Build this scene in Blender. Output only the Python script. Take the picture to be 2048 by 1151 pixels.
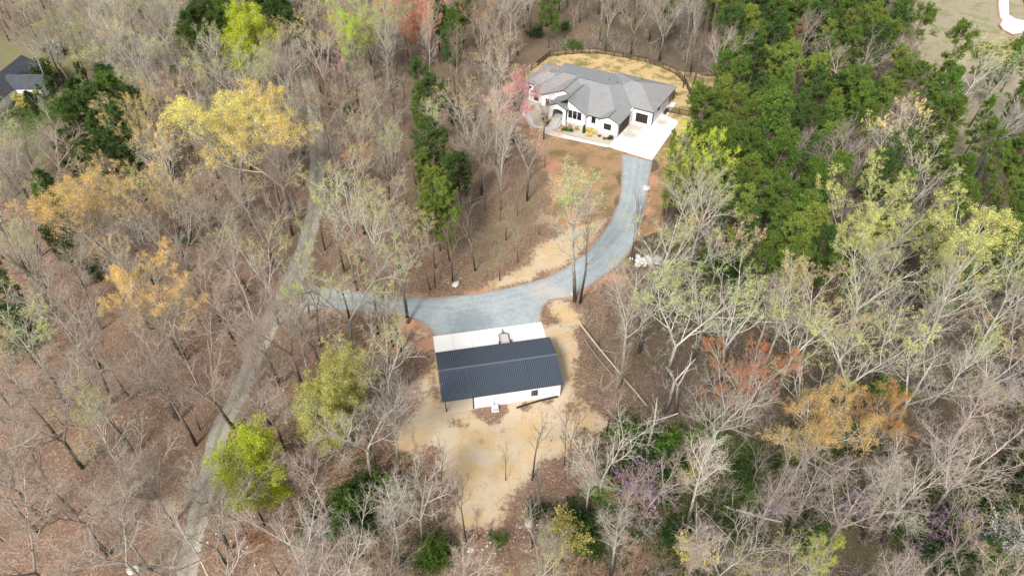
import bpy, math, random, time
import numpy as np
from mathutils import Vector, Matrix
T0 = time.time()
R = math.radians
for o in list(bpy.data.objects): bpy.data.objects.remove(o)
sc = bpy.context.scene
col = sc.collection

# ------------------------------------------------------------------ camera, sky, sun, exposure
CAM_H, PITCH, FOC = 86.0, R(42), 1365.3
cam = bpy.data.cameras.new('camera'); camo = bpy.data.objects.new('camera', cam); col.objects.link(camo)
cam.sensor_width = 36; cam.lens = 24; cam.clip_end = 20000; cam.clip_start = 0.5
camo.location = (0, 0, CAM_H); camo.rotation_euler = (R(90) - PITCH, 0, 0)
sc.camera = camo
SUN_EL, SUN_AZ = R(43), R(203)      # azimuth clockwise from +Y: behind the camera, a little to its left
w = bpy.data.worlds.new('World'); sc.world = w; w.use_nodes = True
nt = w.node_tree; bg = nt.nodes['Background']
sky = nt.nodes.new('ShaderNodeTexSky'); sky.sky_type = 'NISHITA'; sky.sun_disc = False
sky.sun_elevation = SUN_EL; sky.sun_rotation = SUN_AZ
sky.air_density = 1.0; sky.dust_density = 2.5; sky.ozone_density = 1.0
hsv = nt.nodes.new('ShaderNodeHueSaturation'); hsv.inputs['Saturation'].default_value = .5      # thin bright cloud: a paler sky
nt.links.new(sky.outputs[0], hsv.inputs['Color']); nt.links.new(hsv.outputs[0], bg.inputs[0]); bg.inputs[1].default_value = 0.12
sl = bpy.data.lights.new('sun', 'SUN'); sl.energy = 2.5; sl.angle = R(12); sl.color = (1, .965, .92)
so = bpy.data.objects.new('sun', sl); col.objects.link(so)
sd = Vector((math.sin(SUN_AZ) * math.cos(SUN_EL), math.cos(SUN_AZ) * math.cos(SUN_EL), math.sin(SUN_EL)))
so.rotation_euler = sd.to_track_quat('Z', 'Y').to_euler(); so.location = (0, 0, 150)
vs = sc.view_settings
sc.display_settings.display_device = 'sRGB'
vs.view_transform = 'Standard'; vs.look = 'None'; vs.gamma = 1; vs.use_curve_mapping = False
vs.exposure = 0.95
sc.cycles.max_bounces = 5; sc.cycles.diffuse_bounces = 3; sc.cycles.glossy_bounces = 2; sc.cycles.transmission_bounces = 2

# ------------------------------------------------------------------ helpers
def G(px, py, z=0.0):
    """point at height z seen where the photograph (2048x1151) has (px, py)"""
    x = (px - 1024) / FOC; y = -(py - 575.5) / FOC
    dx, dy, dz = x, math.cos(PITCH) + y * math.sin(PITCH), -math.sin(PITCH) + y * math.cos(PITCH)
    t = (CAM_H - z) / -dz
    return dx * t, dy * t
def proj(X, Y, Z):
    dz = Z - CAM_H
    dep = Y * math.cos(PITCH) - dz * math.sin(PITCH)
    up = Y * math.sin(PITCH) + dz * math.cos(PITCH)
    return 1024 + FOC * X / dep, 575.5 - FOC * up / dep

class MB:
    def __init__(s): s.v = []; s.f = []; s.m = []; s.n = 0; s.mi = 0
    def add(s, v, f):
        n = len(s.v); s.v += [tuple(x) for x in v]; s.f += [tuple(i + n for i in q) for q in f]; s.m += [s.mi] * len(f); return s
    def box(s, x0, x1, y0, y1, z0, z1):
        v = [(x, y, z) for z in (z0, z1) for y in (y0, y1) for x in (x0, x1)]
        return s.add(v, [(0, 2, 3, 1), (4, 5, 7, 6), (0, 1, 5, 4), (2, 6, 7, 3), (0, 4, 6, 2), (1, 3, 7, 5)])
    def bar(s, a, b, wd, h=None):
        a = Vector(a); b = Vector(b); h = h or wd; d = (b - a).normalized()
        up = Vector((0, 0, 1)) if abs(d.z) < .95 else Vector((0, 1, 0))
        x = d.cross(up).normalized() * wd / 2; y = x.cross(d).normalized() * h / 2
        v = [p + i * x + j * y for p in (a, b) for i, j in ((-1, -1), (1, -1), (1, 1), (-1, 1))]
        return s.add(v, [(3, 2, 1, 0), (4, 5, 6, 7), (0, 1, 5, 4), (1, 2, 6, 5), (2, 3, 7, 6), (3, 0, 4, 7)])
    def tube(s, pts, rad, n=8, cap=True):
        pts = [Vector(p) for p in pts]; v = []; f = []
        for i, p in enumerate(pts):
            d = (pts[min(i + 1, len(pts) - 1)] - pts[max(i - 1, 0)]).normalized()
            up = Vector((0, 0, 1)) if abs(d.z) < .9 else Vector((1, 0, 0))
            x = d.cross(up).normalized(); y = x.cross(d)
            for k in range(n):
                a = 2 * math.pi * k / n; v.append(p + (x * math.cos(a) + y * math.sin(a)) * rad[i])
        for i in range(len(pts) - 1):
            for k in range(n):
                a = i * n + k; b = i * n + (k + 1) % n; f.append((a, b, b + n, a + n))
        if cap: f.append(tuple(range(n))[::-1]); f.append(tuple(range((len(pts) - 1) * n, len(pts) * n)))
        return s.add(v, f)
    def poly(s, pts, z0, z1):
        n = len(pts); v = [(x, y, z0) for x, y in pts] + [(x, y, z1) for x, y in pts]
        return s.add(v, [tuple(range(n))[::-1], tuple(range(n, 2 * n))] + [(i, (i + 1) % n, n + (i + 1) % n, n + i) for i in range(n)])
    def build(s, name, mat, parent=None, mesh_only=False):
        me = bpy.data.meshes.new(name); me.from_pydata(s.v, [], s.f)
        for m in (mat if isinstance(mat, (list, tuple)) else [mat]): me.materials.append(m)
        if isinstance(mat, (list, tuple)): me.polygons.foreach_set('material_index', s.m)
        me.update()
        if mesh_only: return me
        return link(name, me, parent)
def link(name, me, parent=None):
    o = bpy.data.objects.new(name, me); col.objects.link(o)
    if parent: o.parent = parent
    return o
def thing(name, label, cat, loc=(0, 0, 0), rz=0, group=None, kind=None):
    o = bpy.data.objects.new(name, None); col.objects.link(o); o.empty_display_size = .3
    o.location = loc; o.rotation_euler = (0, 0, rz); return tag(o, label, cat, group, kind)
def tag(o, label=None, cat=None, group=None, kind=None):
    if label: o['label'] = label
    if cat: o['category'] = cat
    if group: o['group'] = group
    if kind: o['kind'] = kind
    return o
def np_mesh(name, V, tris, mats, midx=None, smooth=False):
    me = bpy.data.meshes.new(name); nv, nf = len(V), len(tris)
    me.vertices.add(nv); me.vertices.foreach_set('co', np.ascontiguousarray(V, dtype=np.float32).ravel())
    k = tris.shape[1]
    me.loops.add(nf * k); me.loops.foreach_set('vertex_index', np.ascontiguousarray(tris, dtype=np.int32).ravel())
    me.polygons.add(nf); me.polygons.foreach_set('loop_start', np.arange(0, nf * k, k, dtype=np.int32))
    try: me.polygons.foreach_set('loop_total', np.full(nf, k, dtype=np.int32))
    except Exception: pass
    for m in mats: me.materials.append(m)
    if midx is not None: me.polygons.foreach_set('material_index', np.ascontiguousarray(midx, dtype=np.int32))
    if smooth: me.polygons.foreach_set('use_smooth', np.ones(nf, dtype=bool))
    me.update(calc_edges=True); return me

# ------------------------------------------------------------------ materials
class N:
    def __init__(s, name, rough=.8):
        s.m = bpy.data.materials.new(name); s.m.use_nodes = True; s.t = s.m.node_tree
        s.b = s.t.nodes['Principled BSDF']; s.b.inputs['Roughness'].default_value = rough
        s.b.inputs['Specular IOR Level'].default_value = .25
        s.out = s.t.nodes['Material Output']
    def n(s, typ, **k):
        x = s.t.nodes.new(typ)
        for a, b in k.items(): setattr(x, a, b)
        return x
    def l(s, a, b): s.t.links.new(a, b)
    def val(s, x, inp):
        if hasattr(x, 'is_linked') or hasattr(x, 'links'): s.l(x, inp)
        else: inp.default_value = x
    def noise(s, scale, detail=4, rough=.6, vec=None, out=0):
        x = s.n('ShaderNodeTexNoise'); x.inputs['Scale'].default_value = scale; x.inputs['Detail'].default_value = detail
        x.inputs['Roughness'].default_value = rough
        if vec is None: vec = s.pos()
        s.l(vec, x.inputs['Vector']); return x.outputs[out]
    def pos(s):
        if not hasattr(s, '_p'): s._p = s.n('ShaderNodeNewGeometry')
        return s._p.outputs['Position']
    def obj(s):
        if not hasattr(s, '_o'): s._o = s.n('ShaderNodeTexCoord')
        return s._o.outputs['Object']
    def mul(s, vec, sc_):
        x = s.n('ShaderNodeVectorMath', operation='MULTIPLY'); s.l(vec, x.inputs[0]); x.inputs[1].default_value = sc_; return x.outputs[0]
    def math(s, op, a, b=0.0, clamp=False):
        x = s.n('ShaderNodeMath', operation=op); x.use_clamp = clamp; s.val(a, x.inputs[0]); s.val(b, x.inputs[1]); return x.outputs[0]
    def ramp(s, f, lo, hi, a=0.0, b=1.0):
        x = s.n('ShaderNodeMapRange'); x.interpolation_type = 'SMOOTHSTEP'
        s.val(f, x.inputs[0]); x.inputs[1].default_value = lo; x.inputs[2].default_value = hi
        x.inputs[3].default_value = a; x.inputs[4].default_value = b; return x.outputs[0]
    def mix(s, f, a, b, mode='MIX'):
        x = s.n('ShaderNodeMix', data_type='RGBA', blend_type=mode); x.clamp_result = False
        s.val(f, x.inputs[0])
        for c, i in ((a, 6), (b, 7)):
            if hasattr(c, 'links'): s.l(c, x.inputs[i])
            else: x.inputs[i].default_value = (*c, 1) if len(c) == 3 else c
        return x.outputs[2]
    def color(s, c): s.l(c, s.b.inputs['Base Color']) if hasattr(c, 'links') else setattr(s.b.inputs['Base Color'], 'default_value', (*c, 1))
    def bump(s, h, strength=.5, dist=.05):
        x = s.n('ShaderNodeBump'); x.inputs['Strength'].default_value = strength; x.inputs['Distance'].default_value = dist
        s.l(h, x.inputs['Height']); s.l(x.outputs[0], s.b.inputs['Normal'])
def simple(name, c, rough=.6, var=.15, scale=3, metal=0, spec=.3):
    n = N(name, rough); f = n.noise(scale, 3)
    n.color(n.mix(f, tuple(x * (1 - var) for x in c), tuple(min(1, x * (1 + var)) for x in c)))
    n.b.inputs['Metallic'].default_value = metal; n.b.inputs['Specular IOR Level'].default_value = spec
    return n.m
white = simple('white_siding', (.80, .80, .79), .6, .04)
barnwhite = simple('barn_wall_metal', (.66, .68, .70), .5, .07, .7)
stonebase = simple('foundation_stone', (.42, .41, .39), .8, .3, 6)
blacktrim = simple('black_trim', (.018, .017, .018), .5, .2)
bronze = simple('dark_bronze', (.035, .026, .022), .5, .25)
glass = simple('window_glass', (.016, .018, .022), .08, .2, 1, 0, .6)
darkwood = simple('dark_stained_wood', (.03, .018, .014), .5, .3, 8)
steel = simple('galvanised_steel', (.32, .33, .33), .4, .2, 6, .6)
rust = simple('dark_painted_steel', (.05, .045, .045), .5, .3, 6)
rubber = simple('rubber', (.02, .02, .02), .8, .2)
plank_m = simple('weathered_plank', (.50, .46, .40), .8, .3, 9)
fence_m = simple('fence_wood', (.055, .036, .024), .8, .3, 6)
equip = simple('equipment_white', (.72, .73, .74), .5, .04)
stone_m = simple('pale_stone', (.56, .52, .46), .85, .3, 5)
quartz = simple('white_stone', (.55, .52, .48), .85, .2, 5)
cut_wood = simple('cut_wood', (.62, .48, .30), .8, .15, 8)
mulch = simple('mulch_bed', (.46, .40, .32), .9, .25, 6)

def concrete(name, c, stain=(.33, .28, .18), amt=.5, spots=()):
    n = N(name, .85); f = n.noise(.45, 5, .6); g = n.noise(9, 4)
    a = n.mix(n.ramp(f, .55, .78, 0, amt), c, stain); 
    for (wx, wy, r) in spots:
        vm = n.n('ShaderNodeVectorMath', operation='DISTANCE'); n.l(n.pos(), vm.inputs[0]); vm.inputs[1].default_value = (wx, wy, .06)
        a = n.mix(n.ramp(n.math('ADD', vm.outputs['Value'], n.math('MULTIPLY', n.math('SUBTRACT', f, .5), r * 2)), r * .3, r * 1.2, .8, 0), a, stain)
    n.color(n.mix(.8, n.mix(g, tuple(x * .92 for x in c), tuple(min(1, x * 1.05) for x in c)), a))
    n.bump(g, .15, .01); return n.m
conc = concrete('concrete', (.68, .66, .61)); conc2 = concrete('barn_concrete', (.70, .68, .64), amt=.12)
conc3 = concrete('walkway_concrete', (.66, .63, .58), amt=.2)

def shingles():
    n = N('asphalt_shingle', .9); f = n.noise(5, 3, .7, n.mul(n.obj(), (1, 2.2, 1))); g = n.noise(.5, 3)
    a = n.mix(n.ramp(f, .3, .7), (.20, .20, .193), (.32, .317, .305)); n.color(n.mix(n.ramp(g, .3, .7), a, n.mix(1.0, a, (.9, .9, .92), 'MULTIPLY')))
    n.bump(f, .4, .02); return n.m
shingle = shingles()
conc = None
oldshingle = simple('old_dark_shingle', (.055, .06, .068), .8, .35, .8)
def metalroof():
    n = N('dark_metal_roof', .3); f = n.noise(.6, 3); n.color(n.mix(f, (.034, .043, .057), (.046, .058, .076)))
    n.b.inputs['Metallic'].default_value = .1; n.b.inputs['Specular IOR Level'].default_value = .5; return n.m
metal_roof = metalroof()
ribmat = simple('roof_rib_metal_lit', (.095, .115, .14), .35, .1, 1, .15, .5)  # same roof metal in a lighter colour, for the light raised ribs catch

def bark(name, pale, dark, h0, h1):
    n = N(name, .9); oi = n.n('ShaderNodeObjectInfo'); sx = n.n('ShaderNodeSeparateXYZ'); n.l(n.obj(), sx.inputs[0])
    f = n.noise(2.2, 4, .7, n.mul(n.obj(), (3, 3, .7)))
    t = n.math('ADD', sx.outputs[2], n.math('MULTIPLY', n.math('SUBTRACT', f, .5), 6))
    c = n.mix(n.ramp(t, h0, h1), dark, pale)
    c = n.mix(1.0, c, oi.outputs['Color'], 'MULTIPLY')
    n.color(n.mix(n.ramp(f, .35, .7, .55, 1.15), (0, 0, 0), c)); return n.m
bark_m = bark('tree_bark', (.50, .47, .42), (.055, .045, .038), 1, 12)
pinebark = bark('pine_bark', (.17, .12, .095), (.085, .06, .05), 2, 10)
def twigmat(name, c):
    n = N(name, .9); oi = n.n('ShaderNodeObjectInfo'); ge = n.n('ShaderNodeNewGeometry')
    a = n.mix(1.0, c, oi.outputs['Color'], 'MULTIPLY'); n.color(a); return n.m
leaf_attr_note = None
def leafmat(name, tr=.35, v=.45):
    """leaf colour comes from the tree's own colour, each leaf a little different"""
    n = N(name, .6); oi = n.n('ShaderNodeObjectInfo'); ge = n.n('ShaderNodeNewGeometry')
    k = n.ramp(ge.outputs['Random Per Island'], 0, 1, 1 - v, 1 + v)
    vm = n.n('ShaderNodeVectorMath', operation='SCALE'); n.l(oi.outputs['Color'], vm.inputs[0]); n.l(k, vm.inputs['Scale'])
    hs = n.n('ShaderNodeHueSaturation'); n.l(vm.outputs[0], hs.inputs['Color'])
    n.l(n.ramp(n.noise(.9, 2, .5), .3, .7, .487, .515), hs.inputs['Hue'])
    n.color(hs.outputs[0]); n.b.inputs['Specular IOR Level'].default_value = .15
    t = n.n('ShaderNodeBsdfTranslucent'); n.l(hs.outputs[0], t.inputs[0]); mx = n.n('ShaderNodeMixShader'); mx.inputs[0].default_value = tr
    n.l(n.b.outputs[0], mx.inputs[1]); n.l(t.outputs[0], mx.inputs[2]); n.l(mx.outputs[0], n.out.inputs['Surface']); return n.m
leaf_m = leafmat('spring_leaf'); needle_m = leafmat('pine_needle', .25, .5)
# twig colour must not take the leaf colour: it varies on its own
def twig2():
    n = N('twig', .9); oi = n.n('ShaderNodeObjectInfo')
    n.color(n.mix(oi.outputs['Random'], (.50, .485, .42), (.42, .38, .32))); return n.m
twig_m = twig2(); twig_bare = twigmat('bare_twig', (.44, .385, .325))

# ------------------------------------------------------------------ numpy noise & polygons
RS = np.random.RandomState(7)
_tab = RS.rand(256, 256)
def vnoise(x, y):
    xi = np.floor(x).astype(int); yi = np.floor(y).astype(int); fx = x - xi; fy = y - yi
    fx = fx * fx * (3 - 2 * fx); fy = fy * fy * (3 - 2 * fy)
    g = lambda a, b: _tab[a & 255, b & 255]
    return (g(xi, yi) * (1 - fx) + g(xi + 1, yi) * fx) * (1 - fy) + (g(xi, yi + 1) * (1 - fx) + g(xi + 1, yi + 1) * fx) * fy
def fbm(x, y, s, o=4):
    r = 0; a = .5; t = 0
    for i in range(o): r = r + a * vnoise(x / s + 17.3 * i, y / s + 9.1 * i); t += a; a *= .5; s *= .5
    return r / t
def sdist(X, Y, poly):
    """signed distance, + inside"""
    P_ = np.array(poly, float); n = len(P_); d = np.full(X.shape, 1e9); ins = np.zeros(X.shape, bool)
    for i in range(n):
        ax, ay = P_[i]; bx, by = P_[(i + 1) % n]; ex, ey = bx - ax, by - ay
        t = np.clip(((X - ax) * ex + (Y - ay) * ey) / max(ex * ex + ey * ey, 1e-9), 0, 1)
        d = np.minimum(d, (X - ax - t * ex) ** 2 + (Y - ay - t * ey) ** 2)
        c = ((ay > Y) != (by > Y)) & (X < (bx - ax) * (Y - ay) / (by - ay + 1e-12) + ax); ins ^= c
    d = np.sqrt(d); return np.where(ins, d, -d)
PX = lambda pts, z=0: [G(x, y, z) for x, y in pts]

# ------------------------------------------------------------------ ground plan (photo pixels turned into ground metres)
lane_c = [(352, 1230, 50), (372, 1151, 47), (390, 1060, 46), (418, 950, 45), (440, 860, 44), (478, 790, 42), (508, 715, 42), (535, 655, 50), (575, 598, 62),
          (598, 530, 44), (617, 470, 38), (632, 400, 35), (634, 320, 33), (631, 250, 30), (622, 190, 28), (602, 130, 25), (586, 70, 22), (572, 10, 20), (556, -60, 18)]
def lane_poly():
    L, Rr = [], []
    for x, y, wpx in lane_c:
        gx, gy = G(x, y); g2, _ = G(x + wpx / 2, y); h = (g2 - gx)
        h *= .97; L.append((gx - h, gy)); Rr.append((gx + h, gy))
    return L + Rr[::-1]
LANE = lane_poly()
DRIVE_PX = [(560, 640), (575, 600), (612, 570), (650, 574), (700, 580), (760, 588), (820, 593), (880, 594), (940, 588), (1000, 578), (1050, 567), (1095, 553), (1130, 535), (1165, 508), (1195, 478),
            (1220, 443), (1238, 400), (1243, 360), (1242, 306), (1306, 322), (1297, 370), (1288, 430), (1276, 468), (1262, 500), (1235, 532), (1200, 558), (1165, 582), (1140, 596), (1100, 600), (1087, 612), (1082, 628),
            (1083.5, 647), (868, 674), (860, 660), (848, 648), (830, 638), (790, 630), (740, 627), (680, 621), (640, 617), (600, 628)]
DRIVE = PX(DRIVE_PX)
CLEARING = PX([(850, 660), (870, 672), (1083, 644), (1090, 605), (1130, 600), (1158, 640), (1165, 700), (1180, 780), (1215, 850), (1150, 900), (1125, 980), (1050, 1030), (960, 1050), (900, 1030), (855, 950), (800, 880), (830, 800), (850, 760), (880, 800), (870, 700)])
YARD = PX([(1060, 190), (1045, 215), (1048, 250), (1075, 300), (1110, 340), (1100, 400), (1075, 440), (1150, 480), (1180, 470), (1225, 430), (1240, 380), (1245, 310), (1310, 320), (1300, 400), (1290, 470), (1330, 450), (1345, 300), (1372, 240), (1382, 180), (1350, 140), (1290, 122), (1190, 104), (1100, 104), (1058, 150)])
YARD2 = PX([(960, 580), (1050, 520), (1100, 480), (1150, 450), (1230, 430), (1200, 480), (1160, 510), (1130, 535), (1050, 568), (980, 588)])
BACKSTRAW = PX([(1040, 120), (1050, 95), (1100, 60), (1180, 40), (1290, 60), (1300, 90), (1220, 85), (1110, 92), (1060, 125)])
LAWN_R = PX([(1810, -30), (2100, -60), (2120, 230), (2040, 260), (1990, 300), (1900, 330), (1850, 250), (1840, 120)])
GREEN_L = PX([(-60, 190), (60, 210), (130, 200), (140, 240), (70, 280), (30, 330), (-60, 330)])
HOME_L = PX([(-60, 80), (100, 60), (150, 40), (200, 130), (130, 250), (90, 400), (-60, 400)])

# house frame
HA = Vector((26.1, 151.4, 0)); HR = R(-30)
hu = Vector((math.cos(HR), math.sin(HR), 0)); hv = Vector((-math.sin(HR), math.cos(HR), 0))
def hw(u, v): p = HA + hu * u + hv * v; return (p.x, p.y)
def h2l(x, y): d = Vector((x, y, 0)) - HA; return d.dot(hu), d.dot(hv)
BA = Vector((-10.3, 66.4, 0)); BR = R(10.6)
bu = Vector((math.cos(BR), math.sin(BR), 0)); bv = Vector((-math.sin(BR), math.cos(BR), 0))
def bw(u, v): p = BA + bu * u + bv * v; return (p.x, p.y)
HOUSE = [hw(*p) for p in [(-32, 4), (-18.5, -5), (0, -1), (11, -5.5), (11, 16), (6, 28), (-12, 29), (-32, 26)]]
PAD = [hw(*p) for p in [(-0.2, -5.1), (3.1, -5.35), (11.5, -5.6), (10.7, 14.4), (10.1, 15.9), (6.9, 16.6), (6.5, 25), (5.1, 25), (5.1, 10.2), (-0.1, 10.2)]]
BARN = [bw(-.4, -.5), bw(19, -.5), bw(19, 16.9), bw(-.4, 16.9)]
POLYS_FLAT = [LANE, DRIVE, PAD, BARN, HOUSE]

# ------------------------------------------------------------------ ground sheet
def axis(lo, hi, step, far):
    a = list(np.arange(lo, hi + 1e-6, step)); s = step; x = lo; pre = []
    while x > -far: s *= 1.35; x -= s; pre.append(x)
    s = step; x = a[-1]; post = []
    while x < far: s *= 1.35; x += s; post.append(x)
    return np.array(pre[::-1] + a + post)
gx = axis(-212, 212, 1.0, 4000); gy = axis(24, 280, .95, 4000)
X, Y = np.meshgrid(gx, gy)
flat = np.full(X.shape, -1e9)
for p_ in POLYS_FLAT: flat = np.maximum(flat, sdist(X, Y, p_))
hmask = np.clip((-flat - 1.0) / 5, 0, 1)
Z = hmask * ((fbm(X, Y, 14) - .5) * 1.1 + (fbm(X + 50, Y, 2.6, 2) - .5) * .22) - .0
Z = Z - hmask * .12
def smooth(d, wd, nz=2.2): return np.clip(.5 + (d + (fbm(X + 31, Y + 7, 5, 3) - .5) * nz * 2) / (2 * wd), 0, 1)
blob = lambda px, py, r: np.exp(-(((X - G(px, py)[0]) ** 2 + (Y - G(px, py)[1]) ** 2) / r ** 2))
straw = np.maximum.reduce([smooth(sdist(X, Y, CLEARING) - .6, 3.2, 3.4), .8 * smooth(sdist(X, Y, YARD2), 2.0), .38 * smooth(sdist(X, Y, BACKSTRAW), 5)])
for px, py, r, a in [(960, 822, 1.5, .9), (1000, 818, 1.6, .95), (1050, 812, 1.3, .9), (985, 838, 1.6, .8), (1095, 800, 1.3, .8), (905, 845, 1.5, .6), (930, 852, 1.2, .6), (1090, 960, 3, .7), (1110, 930, 2.2, .7), (1140, 820, 2.5, .5), (1060, 1010, 3, .7), (1110, 640, 1.6, .6), (900, 990, 2.5, .6), (1150, 720, 2, .45), (870, 900, 1.8, .5)]:
    straw = straw * (1 - a * blob(px, py, r))
yd = smooth(sdist(X, Y, YARD), 1.4)
d_edge = sdist(X, Y, DRIVE)
clay = np.maximum(.62 * np.clip(.5 + (-np.abs(d_edge) + 1.6) / 2, 0, 1) * (d_edge < 1.0), 0) * np.clip((fbm(X, Y, 6) - .45) * 6, 0, 1)
clay = np.maximum.reduce([clay, .9 * blob(815, 645, 2.6), .9 * blob(850, 690, 2.0), .8 * blob(800, 700, 2), .85 * blob(1300, 360, 3.4), .8 * blob(1290, 420, 3), .75 * blob(1235, 560, 3.5), .9 * blob(1055, 240, 4), blob(1068, 275, 4), .8 * blob(1105, 330, 4), .7 * blob(1120, 380, 4), .6 * blob(1070, 130, 3)])
sx_, sy_ = G(1130, 360)
lx, ly = h2l(0, 0)
HU = (X - HA.x) * hu.x + (Y - HA.y) * hu.y; HV = (X - HA.x) * hv.x + (Y - HA.y) * hv.y
gold = smooth(np.minimum.reduce([HV - 8, 46 - HV, HU + 38, 14 - HU]), 1.5)          # yellow straw behind the house
pale = np.maximum(smooth(sdist(X, Y, LAWN_R), 4), 0)
trk = np.full(X.shape, 99.)
TP = PX([(1062, 225), (1072, 270), (1092, 320), (1115, 360), (1138, 400), (1148, 450)])
for a_, b_ in zip(TP[:-1], TP[1:]):
    ex, ey = b_[0] - a_[0], b_[1] - a_[1]; t_ = np.clip(((X - a_[0]) * ex + (Y - a_[1]) * ey) / (ex * ex + ey * ey), 0, 1); trk = np.minimum(trk, np.hypot(X - a_[0] - t_ * ex, Y - a_[1] - t_ * ey))
clay = np.maximum(clay, .8 * np.exp(-(trk / 1.8) ** 2))
green = np.maximum.reduce([smooth(sdist(X, Y, GREEN_L), 5), .25 * smooth(sdist(X, Y, HOME_L), 6)])
for px, py, r, a in [(1310, 930, 7, .9), (1500, 920, 4, .8), (1650, 900, 5, .7), (740, 1010, 6, .8), (860, 1110, 4, .7), (1900, 1080, 7, .7), (2020, 980, 7, .7), (120, 640, 4, .5), (640, 1040, 4, .6), (1450, 1000, 6, .5), (1180, 1060, 5, .55), (300, 560, 6, .25),
                     (1170, 125, 6, .5), (1140, 150, 4, .3), (1700, 790, 5, .6), (1560, 520, 8, .4), (2040, 800, 5, .6), (120, 950, 5, .25), (1000, 950, 4, .15)]:
    green = np.maximum(green, a * blob(px, py, r))
# red-brown litter on the left, purple-grey litter on the right, darkened for woodland shade
PXX = X / np.maximum(Y, 1)
rightness = np.clip((X - 8 + (fbm(X, Y, 20) - .5) * 20) / 20, 0, 1)
northness = np.clip((Y - 105) / 60, 0, 1)
HOLLOW = PX([(930, 440), (1060, 330), (1110, 350), (1110, 450), (1060, 530), (940, 590), (880, 590), (900, 500)])
tuft = np.clip(np.maximum(smooth(sdist(X, Y, HOME_L), 6) * .9, .5 * np.exp(-((sdist(X, Y, LANE) + .3) / .9) ** 2)), 0, 1)
tuft = np.maximum(tuft, .47 * smooth(sdist(X, Y, HOLLOW), 5))
me = np_mesh('ground', np.stack([X.ravel(), Y.ravel(), Z.ravel()], 1),
             (lambda i: np.stack([i, i + 1, i + 1 + len(gx), i + len(gx)], 1))((np.arange(len(gy) - 1)[:, None] * len(gx) + np.arange(len(gx) - 1)[None, :]).ravel()), [], smooth=True)
def attr(me, name, a, b, c):
    at = me.attributes.new(name, 'FLOAT_COLOR', 'POINT'); q = np.ones((a.size, 4), np.float32)
    q[:, 0] = a.ravel(); q[:, 1] = b.ravel(); q[:, 2] = c.ravel(); at.data.foreach_set('color', q.ravel())
attr(me, 'cover_a', straw, clay, green); attr(me, 'cover_b', yd, gold, pale); attr(me, 'cover_c', rightness, northness, tuft)
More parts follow.
